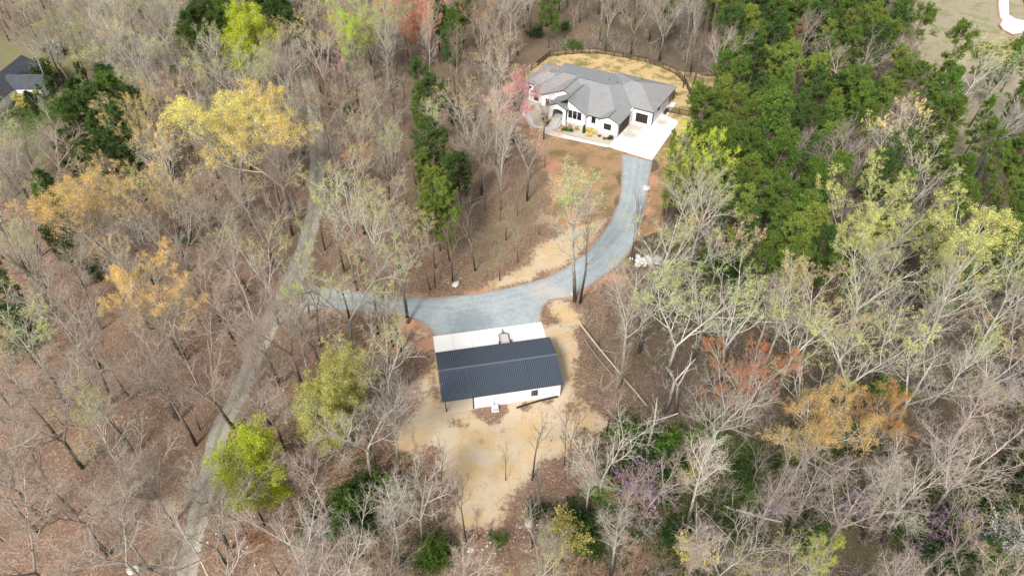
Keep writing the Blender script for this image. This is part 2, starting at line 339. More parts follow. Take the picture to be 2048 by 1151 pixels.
def ground_mat():
    n = N('ground_cover', .95)
    sp = []
    for nm in ('cover_a', 'cover_b', 'cover_c'):
        a = n.n('ShaderNodeAttribute'); a.attribute_name = nm; s = n.n('ShaderNodeSeparateColor'); n.l(a.outputs['Color'], s.inputs[0]); sp.append(s.outputs)
    (st, cl, gr), (yd_, go, pa), (rt, no, tu) = [(s[0], s[1], s[2]) for s in sp]
    fine = n.noise(7, 5, .75); mid = n.noise(1.3, 5, .65); big = n.noise(.22, 4, .6); leafn = n.n('ShaderNodeTexVoronoi'); leafn.inputs['Scale'].default_value = 4.5; n.l(n.pos(), leafn.inputs['Vector'])
    lv = leafn.outputs['Color']; lvs = n.n('ShaderNodeSeparateColor'); n.l(lv, lvs.inputs[0])
    litter = n.mix(n.ramp(fine, .36, .64), (.070, .042, .028), (.315, .195, .125))
    litter = n.mix(n.ramp(lvs.outputs[0], .72, .95, 0, .6), litter, (.44, .31, .22))
    litter = n.mix(n.ramp(mid, .52, .72, 0, .65), litter, n.mix(n.ramp(fine, .35, .65), (.12, .085, .06), (.33, .25, .17)))
    litter = n.mix(n.ramp(n.noise(.4, 4, .65), .54, .66, 0, .5), litter, n.mix(n.ramp(fine, .35, .65), (.12, .08, .07), (.36, .25, .21)))
    litter = n.mix(n.ramp(big, .5, .75, 0, .5), litter, (.23, .19, .11))
    dark = n.mix(n.ramp(fine, .38, .66), (.03, .022, .016), (.19, .135, .095))  # litter colour darkened to paint in deep shade between the trees
    dark = n.mix(n.ramp(lvs.outputs[0], .75, .95, 0, .5), dark, (.20, .15, .11))
    dark = n.mix(n.ramp(big, .5, .7, 0, .6), dark, (.075, .07, .03))
    mossy = n.mix(n.ramp(fine, .35, .65), (.030, .032, .010), (.13, .125, .04))
    dark = n.mix(n.ramp(n.noise(.12, 4, .65), .50, .62, 0, .5), dark, mossy)
    c = n.mix(rt, litter, dark)
    nor = n.mix(n.ramp(fine, .36, .66), (.06, .044, .03), (.25, .185, .125)); nor = n.mix(n.ramp(big, .5, .7, 0, .5), nor, (.11, .105, .045))
    c = n.mix(n.math('MULTIPLY', no, .75), c, nor)
    edge = lambda m, lo=.35, hi=.65, k=.9: n.ramp(n.math('ADD', m, n.math('MULTIPLY', n.math('SUBTRACT', mid, .5), k)), lo, hi)
    c = n.mix(edge(tu), c, n.mix(n.ramp(fine, .35, .65), n.mix(n.ramp(big, .4, .6), (.10, .085, .05), (.09, .10, .035)), n.mix(n.ramp(mid, .4, .6), (.27, .21, .14), (.22, .21, .08))))
    sand = n.mix(n.ramp(fine, .25, .75), (.40, .31, .20), (.58, .47, .33)); sand = n.mix(n.ramp(big, .42, .62, 0, .7), sand, (.50, .34, .155))
    sand = n.mix(n.ramp(mid, .56, .74, 0, .45), sand, (.235, .155, .115)); sand = n.mix(n.ramp(n.noise(.5, 5, .7), .56, .70, 0, .5), sand, (.24, .15, .11)); sand = n.mix(n.ramp(n.noise(.16, 2, .5), .52, .68, 0, .5), sand, (.55, .46, .33))
    yard = n.mix(n.ramp(fine, .25, .75), (.22, .13, .062), (.42, .27, .15)); yard = n.mix(n.ramp(big, .45, .62), yard, (.20, .145, .07)); yard = n.mix(n.ramp(mid, .6, .8, 0, .7), yard, (.33, .22, .13))
    c = n.mix(edge(yd_, .4, .6, .6), c, yard)
    golden = n.mix(n.ramp(fine, .25, .75), (.40, .27, .12), (.58, .43, .22)); golden = n.mix(n.ramp(big, .46, .58, 0, .85), golden, (.20, .18, .06))
    c = n.mix(edge(go, .4, .6, .5), c, golden)
    c = n.mix(edge(st), c, sand)
    lawn = n.mix(n.ramp(mid, .3, .7), (.26, .215, .14), (.34, .29, .20)); lawn = n.mix(n.ramp(big, .5, .62, 0, .85), lawn, (.20, .21, .085)); lawn = n.mix(n.ramp(n.noise(2.6, 2), .64, .7, 0, .6), lawn, (.10, .09, .05))
    c = n.mix(edge(pa, .4, .6, .4), c, lawn)
    c = n.mix(edge(cl, .3, .75, 1.1), c, n.mix(n.ramp(fine, .2, .8), (.37, .18, .10), (.50, .30, .185)))
    c = n.mix(edge(gr, .35, .7, 1.0), c, n.mix(n.ramp(fine, .3, .7), (.035, .05, .014), (.14, .17, .045)))
    n.color(c); n.bump(n.math('ADD', fine, n.math('MULTIPLY', lvs.outputs[1], .6)), .55, .09); return n.m
me.materials.append(ground_mat())
ground = link('ground', me); tag(ground, kind='structure')

# ------------------------------------------------------------------ road sheets
def ragged(poly, step=.6, amp=.35, sd=0, keep=()):
    out = []; rr = np.random.RandomState(sd); n = len(poly); ph = rr.rand() * 99
    for i in range(n):
        a = np.array(poly[i]); b = np.array(poly[(i + 1) % n]); d = b - a; L = np.hypot(*d); k = max(1, int(L / step)); nn = np.array([-d[1], d[0]]) / max(L, 1e-6)
        for j in range(k):
            p = a + d * j / k
            if i not in keep: p = p + nn * (float(fbm(np.array([p[0] + ph]), np.array([p[1]]), 2.2, 3)[0]) - .5) * 2 * amp
            out.append(tuple(p))
    return out
def sheet(name, poly, z, mat, thick=.0):
    from mathutils.geometry import tessellate_polygon
    tris = tessellate_polygon([[Vector((x, y, 0)) for x, y in poly]])
    mb = MB(); n = len(poly)
    v = [(x, y, z) for x, y in poly]; f = []
    for t in tris:
        a, b, c = (Vector(v[i]) for i in t); f.append(t if (b - a).cross(c - a).z > 0 else (t[0], t[2], t[1]))
    mb.add(v, f)
    if thick:
        mb.add([(x, y, z) for x, y in poly] + [(x, y, z - thick) for x, y in poly], [(i, n + i, n + (i + 1) % n, (i + 1) % n) for i in range(n)])
    o = mb.build(name, mat); tag(o, kind='structure'); return o
def gravel(name, a, b, dirt, dirtpts=(), lo=.55, wash=.8, rut=None):
    n = N(name, .95); f = n.noise(11, 5, .8); m = n.noise(1.1, 4, .6); bg_ = n.noise(.25, 3)
    c = n.mix(n.ramp(f, .3, .7), a, b); c = n.mix(n.ramp(m, lo, lo + .2, 0, wash), c, dirt)
    vo = n.n('ShaderNodeTexVoronoi'); vo.inputs['Scale'].default_value = 7; n.l(n.pos(), vo.inputs['Vector']); sv = n.n('ShaderNodeSeparateColor'); n.l(vo.outputs['Color'], sv.inputs[0])
    c = n.mix(n.ramp(sv.outputs[0], .8, .95, 0, .45), c, tuple(x * 1.35 for x in b)); c = n.mix(n.ramp(sv.outputs[1], .85, .97, 0, .5), c, tuple(x * .5 for x in a))
    c = n.mix(n.ramp(bg_, .4, .65, 0, .35), c, tuple(x * 1.2 for x in b))
    for (px, py, r, cc) in dirtpts:
        wx, wy = G(px, py); vm = n.n('ShaderNodeVectorMath', operation='DISTANCE'); n.l(n.pos(), vm.inputs[0]); vm.inputs[1].default_value = (wx, wy, 0)
        d = n.math('ADD', vm.outputs['Value'], n.math('MULTIPLY', n.math('SUBTRACT', m, .5), r * 1.6)); c = n.mix(n.ramp(d, r * .2, r * 1.25, .7, 0), c, cc)
    if rut:
        at = n.n('ShaderNodeAttribute'); at.attribute_name = 'across'
        d = n.math('ABSOLUTE', at.outputs['Fac']); d = n.math('ADD', d, n.math('MULTIPLY', n.math('SUBTRACT', m, .5), .35))
        c = n.mix(n.ramp(d, .12, .3, .55, 0), c, rut[0])          # grassy middle
        c = n.mix(n.ramp(d, .78, 1.0, 0, .8), c, rut[1])          # leafy shoulders
    n.color(c); n.bump(f, .5, .04); return n.m
pinkd = (.46, .32, .25)
drive_mat = gravel('blue_grey_gravel', (.22, .255, .26), (.35, .385, .385), (.36, .365, .335), [(1090, 575, 2.2, (.44, .38, .33)), (1118, 592, 2.4, (.46, .40, .34)), (1075, 590, 1.6, (.42, .37, .32)), (640, 595, 6, (.31, .31, .28)), (740, 605, 5, (.33, .33, .29)), (575, 610, 5, (.30, .28, .23)), (1155, 592, 2.5, (.42, .32, .24)), (940, 648, 5, (.19, .23, .25))], .5, .55)
lane_mat = gravel('grey_tan_gravel', (.25, .235, .19), (.39, .365, .30), (.29, .245, .19), (), .5, .55, ((.19, .18, .10), (.16, .10, .065)))
def grid_sheet(name, poly, z, mat, step, attrs):
    from mathutils.geometry import delaunay_2d_cdt
    P_ = np.array(poly); xs = np.arange(P_[:, 0].min(), P_[:, 0].max(), step); ys = np.arange(P_[:, 1].min(), P_[:, 1].max(), step)
    GX, GY = np.meshgrid(xs, ys); m = sdist(GX, GY, poly) > step * .5; n = len(poly)
    pts = [Vector(p) for p in poly] + [Vector((a_, b_)) for a_, b_ in zip(GX[m], GY[m])]
    v, e, f, *_ = delaunay_2d_cdt(pts, [], [list(range(n))], 1, 1e-5)
    V = np.array([(q.x, q.y, z) for q in v]); me = np_mesh(name, V, np.array([list(t) for t in f]), [mat])
    for k_, fn in attrs.items(): me.attributes.new(k_, 'FLOAT', 'POINT').data.foreach_set('value', fn(V[:, 0], V[:, 1]).astype(np.float32))
    return tag(link(name, me), kind='structure')
def pline(xs, ys, pts):
    d = np.full(xs.shape, 1e9)
    for a_, b_ in zip(pts[:-1], pts[1:]):
        ex, ey = b_[0] - a_[0], b_[1] - a_[1]; t_ = np.clip(((xs - a_[0]) * ex + (ys - a_[1]) * ey) / (ex * ex + ey * ey), 0, 1); d = np.minimum(d, np.hypot(xs - a_[0] - t_ * ex, ys - a_[1] - t_ * ey))
    return d
DC = PX([(585, 600), (640, 596), (700, 598), (800, 612), (900, 616), (1000, 600), (1090, 574), (1150, 548), (1200, 512), (1245, 458), (1266, 400), (1275, 340), (1278, 300)])
rag = ragged(DRIVE, .5, .38, 1, keep=(18, 31, 32))
def drive_finish(m):
    n = N.__new__(N); n.m = m; n.t = m.node_tree; n.b = n.t.nodes['Principled BSDF']
    old = n.b.inputs['Base Color'].links[0].from_socket; at = n.n('ShaderNodeAttribute'); at.attribute_name = 'track'; ae = n.n('ShaderNodeAttribute'); ae.attribute_name = 'rim'
    ge = n.n('ShaderNodeNewGeometry'); n._p = ge; w_ = n.noise(.8, 4, .6); q = n.noise(2.5, 4, .7)
    d = n.math('ADD', at.outputs['Fac'], n.math('MULTIPLY', n.math('SUBTRACT', w_, .5), 1.2)); tr_ = n.math('ABSOLUTE', n.math('SUBTRACT', d, .85))
    c = n.mix(n.ramp(tr_, 0, .5, .35, 0), old, (.40, .415, .40)); c = n.mix(n.ramp(d, .1, .5, .2, 0), c, (.19, .21, .20))
    e_ = n.math('ADD', ae.outputs['Fac'], n.math('MULTIPLY', n.math('SUBTRACT', q, .5), 1.6)); c = n.mix(n.ramp(e_, -.1, .75, .9, 0), c, (.27, .185, .125))
    n.l(c, n.b.inputs['Base Color'])
drive_finish(drive_mat)
grid_sheet('gravel_driveway', rag, .012, drive_mat, .8, dict(track=lambda a_, b_: pline(a_, b_, DC), rim=lambda a_, b_: sdist(a_, b_, DRIVE)))
# lane strip with an 'across' coordinate
def lane_strip():
    pts = []
    for x, y, wpx in lane_c:
        a_, b_ = G(x, y); g2, _ = G(x + wpx / 2, y); pts.append((a_, b_, (g2 - a_) * .97))
    P_ = np.array(pts); t = np.linspace(0, len(P_) - 1, 420); i = np.clip(t.astype(int), 0, len(P_) - 2); f = t - i
    g = lambda k: P_[np.clip(k, 0, len(P_) - 1)]
    f_ = f[:, None]; p0, p1, p2, p3 = g(i - 1), g(i), g(i + 1), g(i + 2)
    C = .5 * ((2 * p1) + (-p0 + p2) * f_ + (2 * p0 - 5 * p1 + 4 * p2 - p3) * f_ ** 2 + (-p0 + 3 * p1 - 3 * p2 + p3) * f_ ** 3)
    K = 9; V = []; A = []
    for k in range(K):
        s = -1 + 2 * k / (K - 1); wob = (fbm(C[:, 0] + 40 * (s > 0), C[:, 1], 1.8, 3) - .5) * .5 * (abs(s) == 1)
        V.append(np.stack([C[:, 0] + s * C[:, 2] + wob, C[:, 1], np.full(len(C), .006)], 1)); A.append(np.full(len(C), s))
    V = np.stack(V, 1).reshape(-1, 3); A = np.stack(A, 1).ravel(); q = (np.arange(len(C) - 1)[:, None] * K + np.arange(K - 1)[None]).ravel()
    me = np_mesh('gravel_lane', V, np.stack([q, q + 1, q + 1 + K, q + K], 1), [lane_mat])
    at = me.attributes.new('across', 'FLOAT', 'POINT'); at.data.foreach_set('value', A.astype(np.float32)); return tag(link('gravel_lane', me), kind='structure')
lane_strip()
conc = concrete('pad_concrete', (.68, .66, .61), (.40, .35, .25), .3, [(*hw(1.8, 7), 2.6), (*hw(2.2, 3.2), 2.2), (*hw(6.8, 13), 1.8), (*hw(6, 20), 2)])
sheet('concrete_pad', PAD, .06, conc, .06)
jm = simple('joint_line', (.22, .21, .19))  # thin dark control joints in the concrete
for a_, b_ in [((-.2, -2.2), (10.9, -2.2)), ((-.1, 3), (10.8, 3)), ((0, 7.5), (10.75, 7.5)), ((3.4, -5.3), (3.4, 10)), ((7.2, -5.4), (7.2, 16.4)), ((5.2, 13), (10.6, 13)), ((5.2, 17), (6.8, 17)), ((5.1, 21), (6.6, 21))]:
    j_ = MB().bar((*hw(*a_), .0615), (*hw(*b_), .0615), .05, .006).build('pad_joint', jm); tag(j_, kind='structure')
for i in range(1, 6):
    p0, p1 = bw(-.3 + i * 3.2, 9.6), bw(-.3 + i * 3.2, 16.7); tag(MB().bar((*p0, .0715), (*p1, .0715), .04, .006).build('slab_joint', jm), kind='structure')
sheet('planting_bed', [hw(*p) for p in [(-15.6, -5.0), (-9, -4.7), (-.3, -4.2), (-.1, -.02), (-5, -.02), (-5, .78), (-8.8, .78), (-8.8, -.02), (-13.6, -.02), (-13.8, -1.1)]], .02, mulch)
sheet('planting_bed', [hw(*p) for p in [(-18.4, -4.4), (-19.4, -5.2), (-21.4, -4.2), (-23, -2.2), (-24.5, -1), (-27, 1.5), (-30, 4), (-31.5, 8.9), (-28.1, 8.9), (-28.1, 5.1), (-23.7, 5.1), (-23.7, 4.4), (-19.2, 4.4), (-19, -1)]], .022, mulch)
sheet('walkway', [hw(*p) for p in [(-18.6, -4.0), (-17.8, -6.2), (-16.6, -7.0), (-15.4, -7.3), (-12, -6.9), (-8.9, -6.5), (-4, -6.0), (-.2, -5.5), (-.2, -4.3), (-5, -4.7), (-10, -5.1), (-14, -5.2), (-15.6, -4.9), (-15.6, -4.0)]], .05, conc3, .05)
sheet('walkway', [hw(*p) for p in [(-18.5, -4.2), (-20, -4.8), (-21.6, -3.8), (-23.2, -1.8), (-25, -.2), (-27.4, 2), (-30.6, 5), (-32.4, 9), (-33.2, 9), (-31.5, 4.2), (-28.2, 1), (-26, -1.4), (-24, -3), (-22.4, -4.9), (-20.4, -6.0), (-18.2, -5.4)]], .05, conc3, .05)

# ------------------------------------------------------------------ big house
HZ = 3.8
house = thing('house', 'white single-storey house with grey hipped shingle roof, dark trim and front steps', 'house', (HA.x, HA.y, 0), HR)
foot = [(-5, 0), (0, 0), (0, 10.1), (5.1, 10.1), (5.1, 22.3), (-2, 22.3), (-2, 26.3), (-11.2, 26.3), (-11.2, 24.9), (-26.4, 24.9), (-26.4, 22.1), (-31.1, 22.1), (-31.1, 9), (-28, 9), (-28, 5.2), (-23.6, 5.2), (-23.6, 4.5), (-13.9, 4.5), (-13.9, 0), (-8.8, 0), (-8.8, .8), (-5, .8)]
MB().poly(foot, .0, HZ - .1).build('wall', white, house)
def inset_strip(u0, u1, v, z0, z1, m, name, parent=house, t=.04): return MB().box(u0, u1, v - t, v + .02, z0, z1).build(name, m, parent)
for i, (u0, u1, v, zt) in enumerate([(-13.95, -8.75, 0, .75), (-8.8, -5.0, .8, .5), (-5.05, .05, 0, .35), (-23.65, -19, 4.5, .8), (-28.05, -23.6, 5.2, .8), (-31.15, -28, 9, .8)]):
    inset_strip(u0, u1, v, 0.001, zt, stonebase, 'foundation', t=.05 + i * .001)
def gable_wall(uc, hw_, v, z0, zap, zb, t=.25, ul=None, ur=None):
    ul = uc - hw_ if ul is None else ul; ur = uc + hw_ if ur is None else ur
    sl_ = (zap - zb) / hw_; zl = zap - sl_ * (uc - ul); zr = zap - sl_ * (ur - uc)
    pts = [(ul, z0), (ur, z0), (ur, zr), (uc, zap), (ul, zl)]
    mb = MB(); n = 5; vv = [(a, v, b) for a, b in pts] + [(a, v + t, b) for a, b in pts]
    mb.add(vv, [tuple(range(n)), tuple(range(n, 2 * n))[::-1]] + [(i, n + i, n + (i + 1) % n, (i + 1) % n) for i in range(n)])
    return mb
gable_wall(-2.5, 2.5, 0.004, HZ - .5, 4.85, 3.72).build('gable', white, house)
gable_wall(-14, 5.2, 0.004, .9, 6.65, 3.7, ul=-13.89).build('gable', white, house)
gable_wall(-17.3, 6.3, 4.496, HZ - .5, 6.4, 3.75, ul=-23.6, ur=-11).build('gable', white, house)
# roofs
roof = MB(); fas = MB(); caps = MB(); LINES = []
def hip(u0, u1, v0, v1, ra, rb, z0, z1):
    t = .22
    v = [(u0, v0, z0), (u1, v0, z0), (u1, v1, z0), (u0, v1, z0), (*ra, z1), (*rb, z1)]
    along_u = abs(ra[1] - rb[1]) < 1e-6
    roof.add(v, [(0, 1, 5, 4), (1, 2, 5), (2, 3, 4, 5), (3, 0, 4), (3, 2, 1, 0)] if along_u else [(0, 1, 4), (1, 2, 5, 4), (2, 3, 5), (3, 0, 4, 5), (3, 2, 1, 0)])
    fas.box(u0 + .01, u1 - .01, v0 + .01, v1 - .01, z0 - t, z0 - .012)
hip(-18.4, -.3 + .0, .35, 25.6, (-17.6, 12.9), (-8.6, 12.9), HZ, 6.62)
hip(-11.6, 5.5, 9.7, 26.8, (-4.2, 18.8), (-2.2, 18.8), HZ + .004, 6.45)
hip(-27.2, -14.5, 4.8, 25.2, (-22.3, 14.5), (-19.0, 14.5), HZ + .008, 6.3)
hip(-31.6, -20, 8.6, 22.5, (-26.6, 13.6), (-25.0, 13.6), HZ + .012, 5.9)
def gable_roof(uc, hwid, vf, vb, zap, zb, ul=None, zshift=0):
    ul_ = uc - hwid if ul is None else ul; sl_ = (zap - zb) / hwid; zl = zap - sl_ * (uc - ul_)
    v = [(ul_, vf, zl), (uc, vf, zap), (uc + hwid, vf, zb), (ul_, vb, zl), (uc, vb, zap), (uc + hwid, vb, zb)]
    t = .16; w_ = [(a, b, c - t) for a, b, c in v]
    roof.add([(a, b, c + .004) for a, b, c in v], [(0, 1, 4, 3), (1, 2, 5, 4)])
    fas.add(v + w_, [(0, 6, 7, 1), (1, 7, 8, 2), (0, 3, 9, 6), (2, 8, 11, 5), (6, 9, 10, 7), (7, 10, 11, 8), (0, 1, 4, 3), (1, 2, 5, 4), (3, 4, 10, 9), (4, 5, 11, 10)])
gable_roof(-2.55, 3.0, -.35, 7.5, 5.05, 3.75)
gable_roof(-14, 5.65, -.35, 10, 6.86, 3.72)
gable_roof(-17.3, 6.75, 4.1, 12.9, 6.66, 3.72)
gable_roof(-16.3, 2.75, -1.35, 4.4, 5.75, 4.45)
roof.build('roof', shingle, house); fas.build('fascia', blacktrim, house)
for a, b in [((-17.6, 12.9, 6.62), (-8.6, 12.9, 6.62)), ((-4.2, 18.8, 6.45), (-2.2, 18.8, 6.45)), ((-17.3, 4.1, 6.67), (-17.3, 12.6, 6.67)), ((-22.3, 14.5, 6.3), (-19, 14.5, 6.3)), ((-26.6, 13.6, 5.9), (-25, 13.6, 5.9)),
             ((-14, -.35, 6.87), (-14, 9, 6.87)), ((-2.55, -.35, 5.06), (-2.55, 4, 5.06))]:
    MB().bar(a, b, .22, .05).build('ridge_cap', simple('ridge_shingle', (.10, .098, .10)) if 'ridge_shingle' not in bpy.data.materials else bpy.data.materials['ridge_shingle'], house)
for u_, v_, z_ in [(-7.6, 16.4, 5.95), (-3.4, 23.2, 5.3), (-10.5, 18, 5.5)]:
    MB().tube([(u_, v_, z_ - .5), (u_, v_, z_ + .35)], [.09, .09], 8).build('vent_pipe', blacktrim, house)
def window(parent, u0, u1, v, z0, z1, bars=0, axis_='u', frame=blacktrim, nm='window'):
    mb = MB(); w_ = .07
    def bx(a0, a1, t0, t1, c0, c1, m):
        if axis_ == 'u': m.box(a0, a1, v - t1, v - t0, c0, c1)
        else: m.box(v + t0, v + t1, a0, a1, c0, c1)
    bx(u0 - w_, u1 + w_, 0, .05, z1, z1 + w_, mb); bx(u0 - w_, u1 + w_, 0, .06, z0 - w_, z0, mb); bx(u0 - w_, u0, 0, .05, z0 + .0005, z1 - .0005, mb); bx(u1, u1 + w_, 0, .05, z0 + .0005, z1 - .0005, mb)
    for k in range(bars):
        c = u0 + (u1 - u0) * (k + 1) / (bars + 1); bx(c - .03, c + .03, .02, .045, z0 + .001, z1 - .001, mb)
    zc = (z0 + z1) / 2; bx(u0 + .0005, u1 - .0005, .02, .04, zc - .02, zc + .02, mb)
    root = mb.build(nm, frame, parent)
    p = MB(); bx(u0, u1, 0, .015, z0, z1, p); p.build('pane', glass, root); return root
for a, b in ((-13.55, -12.6), (-12.3, -11.35), (-11.05, -10.05)): window(house, a, b, 0, 2.05, 4.0)
window(house, -7.45, -6.45, .8, 1.8, 3.25); window(house, -3.7, -1.85, 0, 1.5, 2.95, 1)
window(house, -22.4, -21.4, 4.5, .95, 2.9); window(house, -20.9, -20.1, 4.5, 1.1, 2.9); window(house, -26.4, -25, 5.2, 1.3, 2.8, 1); window(house, -30.2, -29.2, 9, 1.3, 2.8)
window(house, 14.1, 15.1, 5.1, 2.2, 3.3, 0, 'v')
# garage doors with panels
def garage(parent, a0, a1, v, z1, axis_):
    mb = MB(); q = 0
    def bx(m, s0, s1, t0, t1, c0, c1):
        if axis_ == 'u': m.box(s0, s1, v - t1, v - t0, c0, c1)
        else: m.box(v + t0, v + t1, s0, s1, c0, c1)
    bx(mb, a0, a1, 0, .03, .07, z1); d = mb.build('garage_door', darkwood, parent)
    rows = 4; h = (z1 - .07) / rows; nc = max(2, int((a1 - a0) / .8)); wdt = (a1 - a0) / nc; panels = []
    for r in range(rows):
        for c in range(nc):
            m = MB(); bx(m, a0 + c * wdt + .06, a0 + (c + 1) * wdt - .06, .03, .055, .07 + r * h + .05, .07 + (r + 1) * h - .05)
            m.build('door_panel', darkwood, d)
    fr = MB(); bx(fr, a0 - .12, a1 + .12, 0, .05, z1 + .001, z1 + .14); bx(fr, a0 - .12, a0 - .001, 0, .05, .06, z1); bx(fr, a1 + .001, a1 + .12, 0, .05, .06, z1); fr.build('door_surround', blacktrim if axis_ == 'v' else white, parent)
garage(house, .75, 4.0, 10.1, 2.55, 'u'); garage(house, .95, 7.4, 0.0, 2.75, 'v')
for (u, v) in [(5.16, 10.04), (-13.95, -.06), (-8.75, -.06), (.06, -.06)]: MB().box(u - .05, u + .05, v - .05, v + .05, .06, HZ - .25).build('downspout', blacktrim, house)
MB().box(4.95, 5.15, 26.2, 26.4, .0, HZ - .22).build('post', darkwood, house)
MB().box(5.12, 5.2, 10.3, 10.7, .06, 3.3).build('side_door', blacktrim, house)
# porch
p = MB(); p.box(-18.7, -17.6, -1, -.7, 0, 4.25); p.box(-14.7, -13.95, -1, -.7, 0, 4.25)
arch = [(-17.6, 4.25), (-17.6, 3.3)] + [(-16.15 - 1.45 * math.cos(a), 3.3 + .6 * math.sin(a)) for a in np.linspace(0, math.pi, 11)][1:-1] + [(-14.7, 3.3), (-14.7, 4.25)]
k = len(arch); p.add([(a, -1, b) for a, b in arch] + [(a, -.7, b) for a, b in arch], [tuple(range(k))[::-1], tuple(range(k, 2 * k))] + [(i, (i + 1) % k, k + (i + 1) % k, k + i) for i in range(k)])
p.box(-18.7, -18.45, -.7, 4.45, 0, 4.25); p.build('porch_wall', white, house)
gable_wall(-16.3, 2.35, -1.004, 4.2, 5.58, 4.46).build('porch_gable', white, house)
MB().box(-18.44, -13.96, -.99, 4.48, .01, 1.2).build('porch_floor', conc3, house)
dr = MB().box(-17.2, -15.0, 4.4, 4.495, 1.21, 3.5).build('front_door', blacktrim, house); MB().box(-15.4, -15.3, 4.36, 4.4, 2.2, 2.5).build('handle', steel, dr)
ns = 7
for i in range(ns):
    z = 1.2 - (i + 1) * 1.2 / (ns + .5); v0 = -1.02 - i * .42
    MB().box(-17.55, -14.75, v0 - .42 - .02, v0 - .001, .02, z).build('step', conc3, house)
for u in (-17.45, -14.85):
    r_ = MB(); a = (u, -1.1, 2.1); b = (u, -4.0, 1.0); r_.bar(a, b, .07)
    for j in range(5):
        t = j / 4; q = Vector(a).lerp(Vector(b), t); r_.bar((q.x, q.y, q.z), (q.x, q.y, q.z - .92), .06 if j in (0, 4) else .03)
    r_.build('handrail', blacktrim, house)

# ------------------------------------------------------------------ barn
barn = thing('barn', 'long metal barn with dark ribbed roof, white walls and an open bay at one end', 'barn', (BA.x, BA.y, 0), BR)
ze, zr, vr, ov = 3.3, 4.6, 4.75, .4
MB().box(-.4, 18.95, 9.55, 16.8, .0, .07).build('slab', conc2, barn)
MB().box(-.1, 18.4, -.1, 9.5, .0, .06).build('floor_slab', concrete('dusty_concrete', (.50, .43, .33), amt=.3), barn)
MB().box(4.4, 18.3, .0, .12, .06, ze - .05).build('wall', barnwhite, barn)
wseam = MB()
for k in range(1, 46): x = 4.4 + k * .3; wseam.box(x - .02, x + .02, -.015, 0.001, .06, ze - .08)
tag(wseam.build('wall_ribs', barnwhite, barn), kind='stuff')
MB().box(4.4, 18.3, 9.38, 9.5, .06, ze - .05).build('wall', white, barn)
def end_wall(x0, x1, m=white):
    pts = [(0.121, .061), (9.379, .061), (9.379, ze - .1), (vr, zr - .14), (0.121, ze - .1)]; mb = MB()
    mb.add([(x0, a, b) for a, b in pts] + [(x1, a, b) for a, b in pts], [tuple(range(5))[::-1], tuple(range(5, 10))] + [(i, (i + 1) % 5, 5 + (i + 1) % 5, 5 + i) for i in range(5)])
    return mb.build('end_wall', m, barn)
end_wall(18.18, 18.3); end_wall(4.41, 4.52)
for x, y in ((.05, .1), (.05, 9.4), (.05, 4.7), (4.33, -.03), (2.2, 9.4)): MB().box(x - .09, x + .09, y - .09, y + .09, .06, ze - .02 + (1.6 if y == 4.7 else 0)).build('post', rust, barn)
MB().box(18.301, 18.36, -.03, .1, .06, ze).build('corner_trim', rust, barn); MB().box(18.301, 18.34, .101, 9.4, .06, .35).build('base_trim', rust, barn)
window(barn, 13.65, 14.55, 0, 1.05, 2.2, 0, 'u')
def slope(side):
    y0, y1 = (-ov, vr) if side == 0 else (vr, 9.5 + ov)
    z0, z1 = (ze, zr) if side == 0 else (zr, ze)
    xs = [-.45, 4.0, 8.9, 13.6, 18.65] if side == 0 else [-.45, 6.2, 12.4, 18.65]
    for i in range(len(xs) - 1):
        mb = MB(); a, b = xs[i] + .004, xs[i + 1] - .004
        mb.add([(a, y0, z0), (b, y0, z0), (b, y1, z1), (a, y1, z1), (a, y0, z0 - .06), (b, y0, z0 - .06), (b, y1, z1 - .06), (a, y1, z1 - .06)],
               [(0, 1, 2, 3), (7, 6, 5, 4), (0, 4, 5, 1), (1, 5, 6, 2), (2, 6, 7, 3), (3, 7, 4, 0)])
        pn = mb.build('roof_panel', metal_roof, barn)
        rb = MB(); x = a + .12
        while x < b - .03:
            h = .07
            c = [(x - .06, y0, z0 + .001), (x - .025, y0, z0 + h), (x + .025, y0, z0 + h), (x + .06, y0, z0 + .001)]; d = [(q[0], y1, q[2] - z0 + z1) for q in c]
            rb.add(c + d, [(0, 1, 5, 4), (1, 2, 6, 5), (2, 3, 7, 6), (0, 3, 2, 1), (4, 5, 6, 7)]); x += .305
        tag(rb.build('rib', ribmat, pn), kind='stuff')
slope(0); slope(1)
cp = MB(); cp.add([(-.47, vr - .22, zr + .02), (18.67, vr - .22, zr + .02), (18.67, vr, zr + .115), (-.47, vr, zr + .115), (18.67, vr + .22, zr + .02), (-.47, vr + .22, zr + .02)], [(0, 1, 2, 3), (3, 2, 4, 5)]); cp.build('ridge_cap', ribmat, barn)
for x in (-.48, 18.66):
    tr = MB(); tr.bar((x, -ov, ze - .06), (x, vr, zr - .06), .04, .22); tr.bar((x, vr, zr - .06), (x, 9.9, ze - .06), .04, .22); tr.build('rake_trim', rust, barn)
MB().box(-.45, 18.65, -ov - .04, -ov - .001, ze - .15, ze - .01).build('eave_trim', rust, barn)
def place(u, v): p = bw(u, v); return (p[0], p[1], 0)
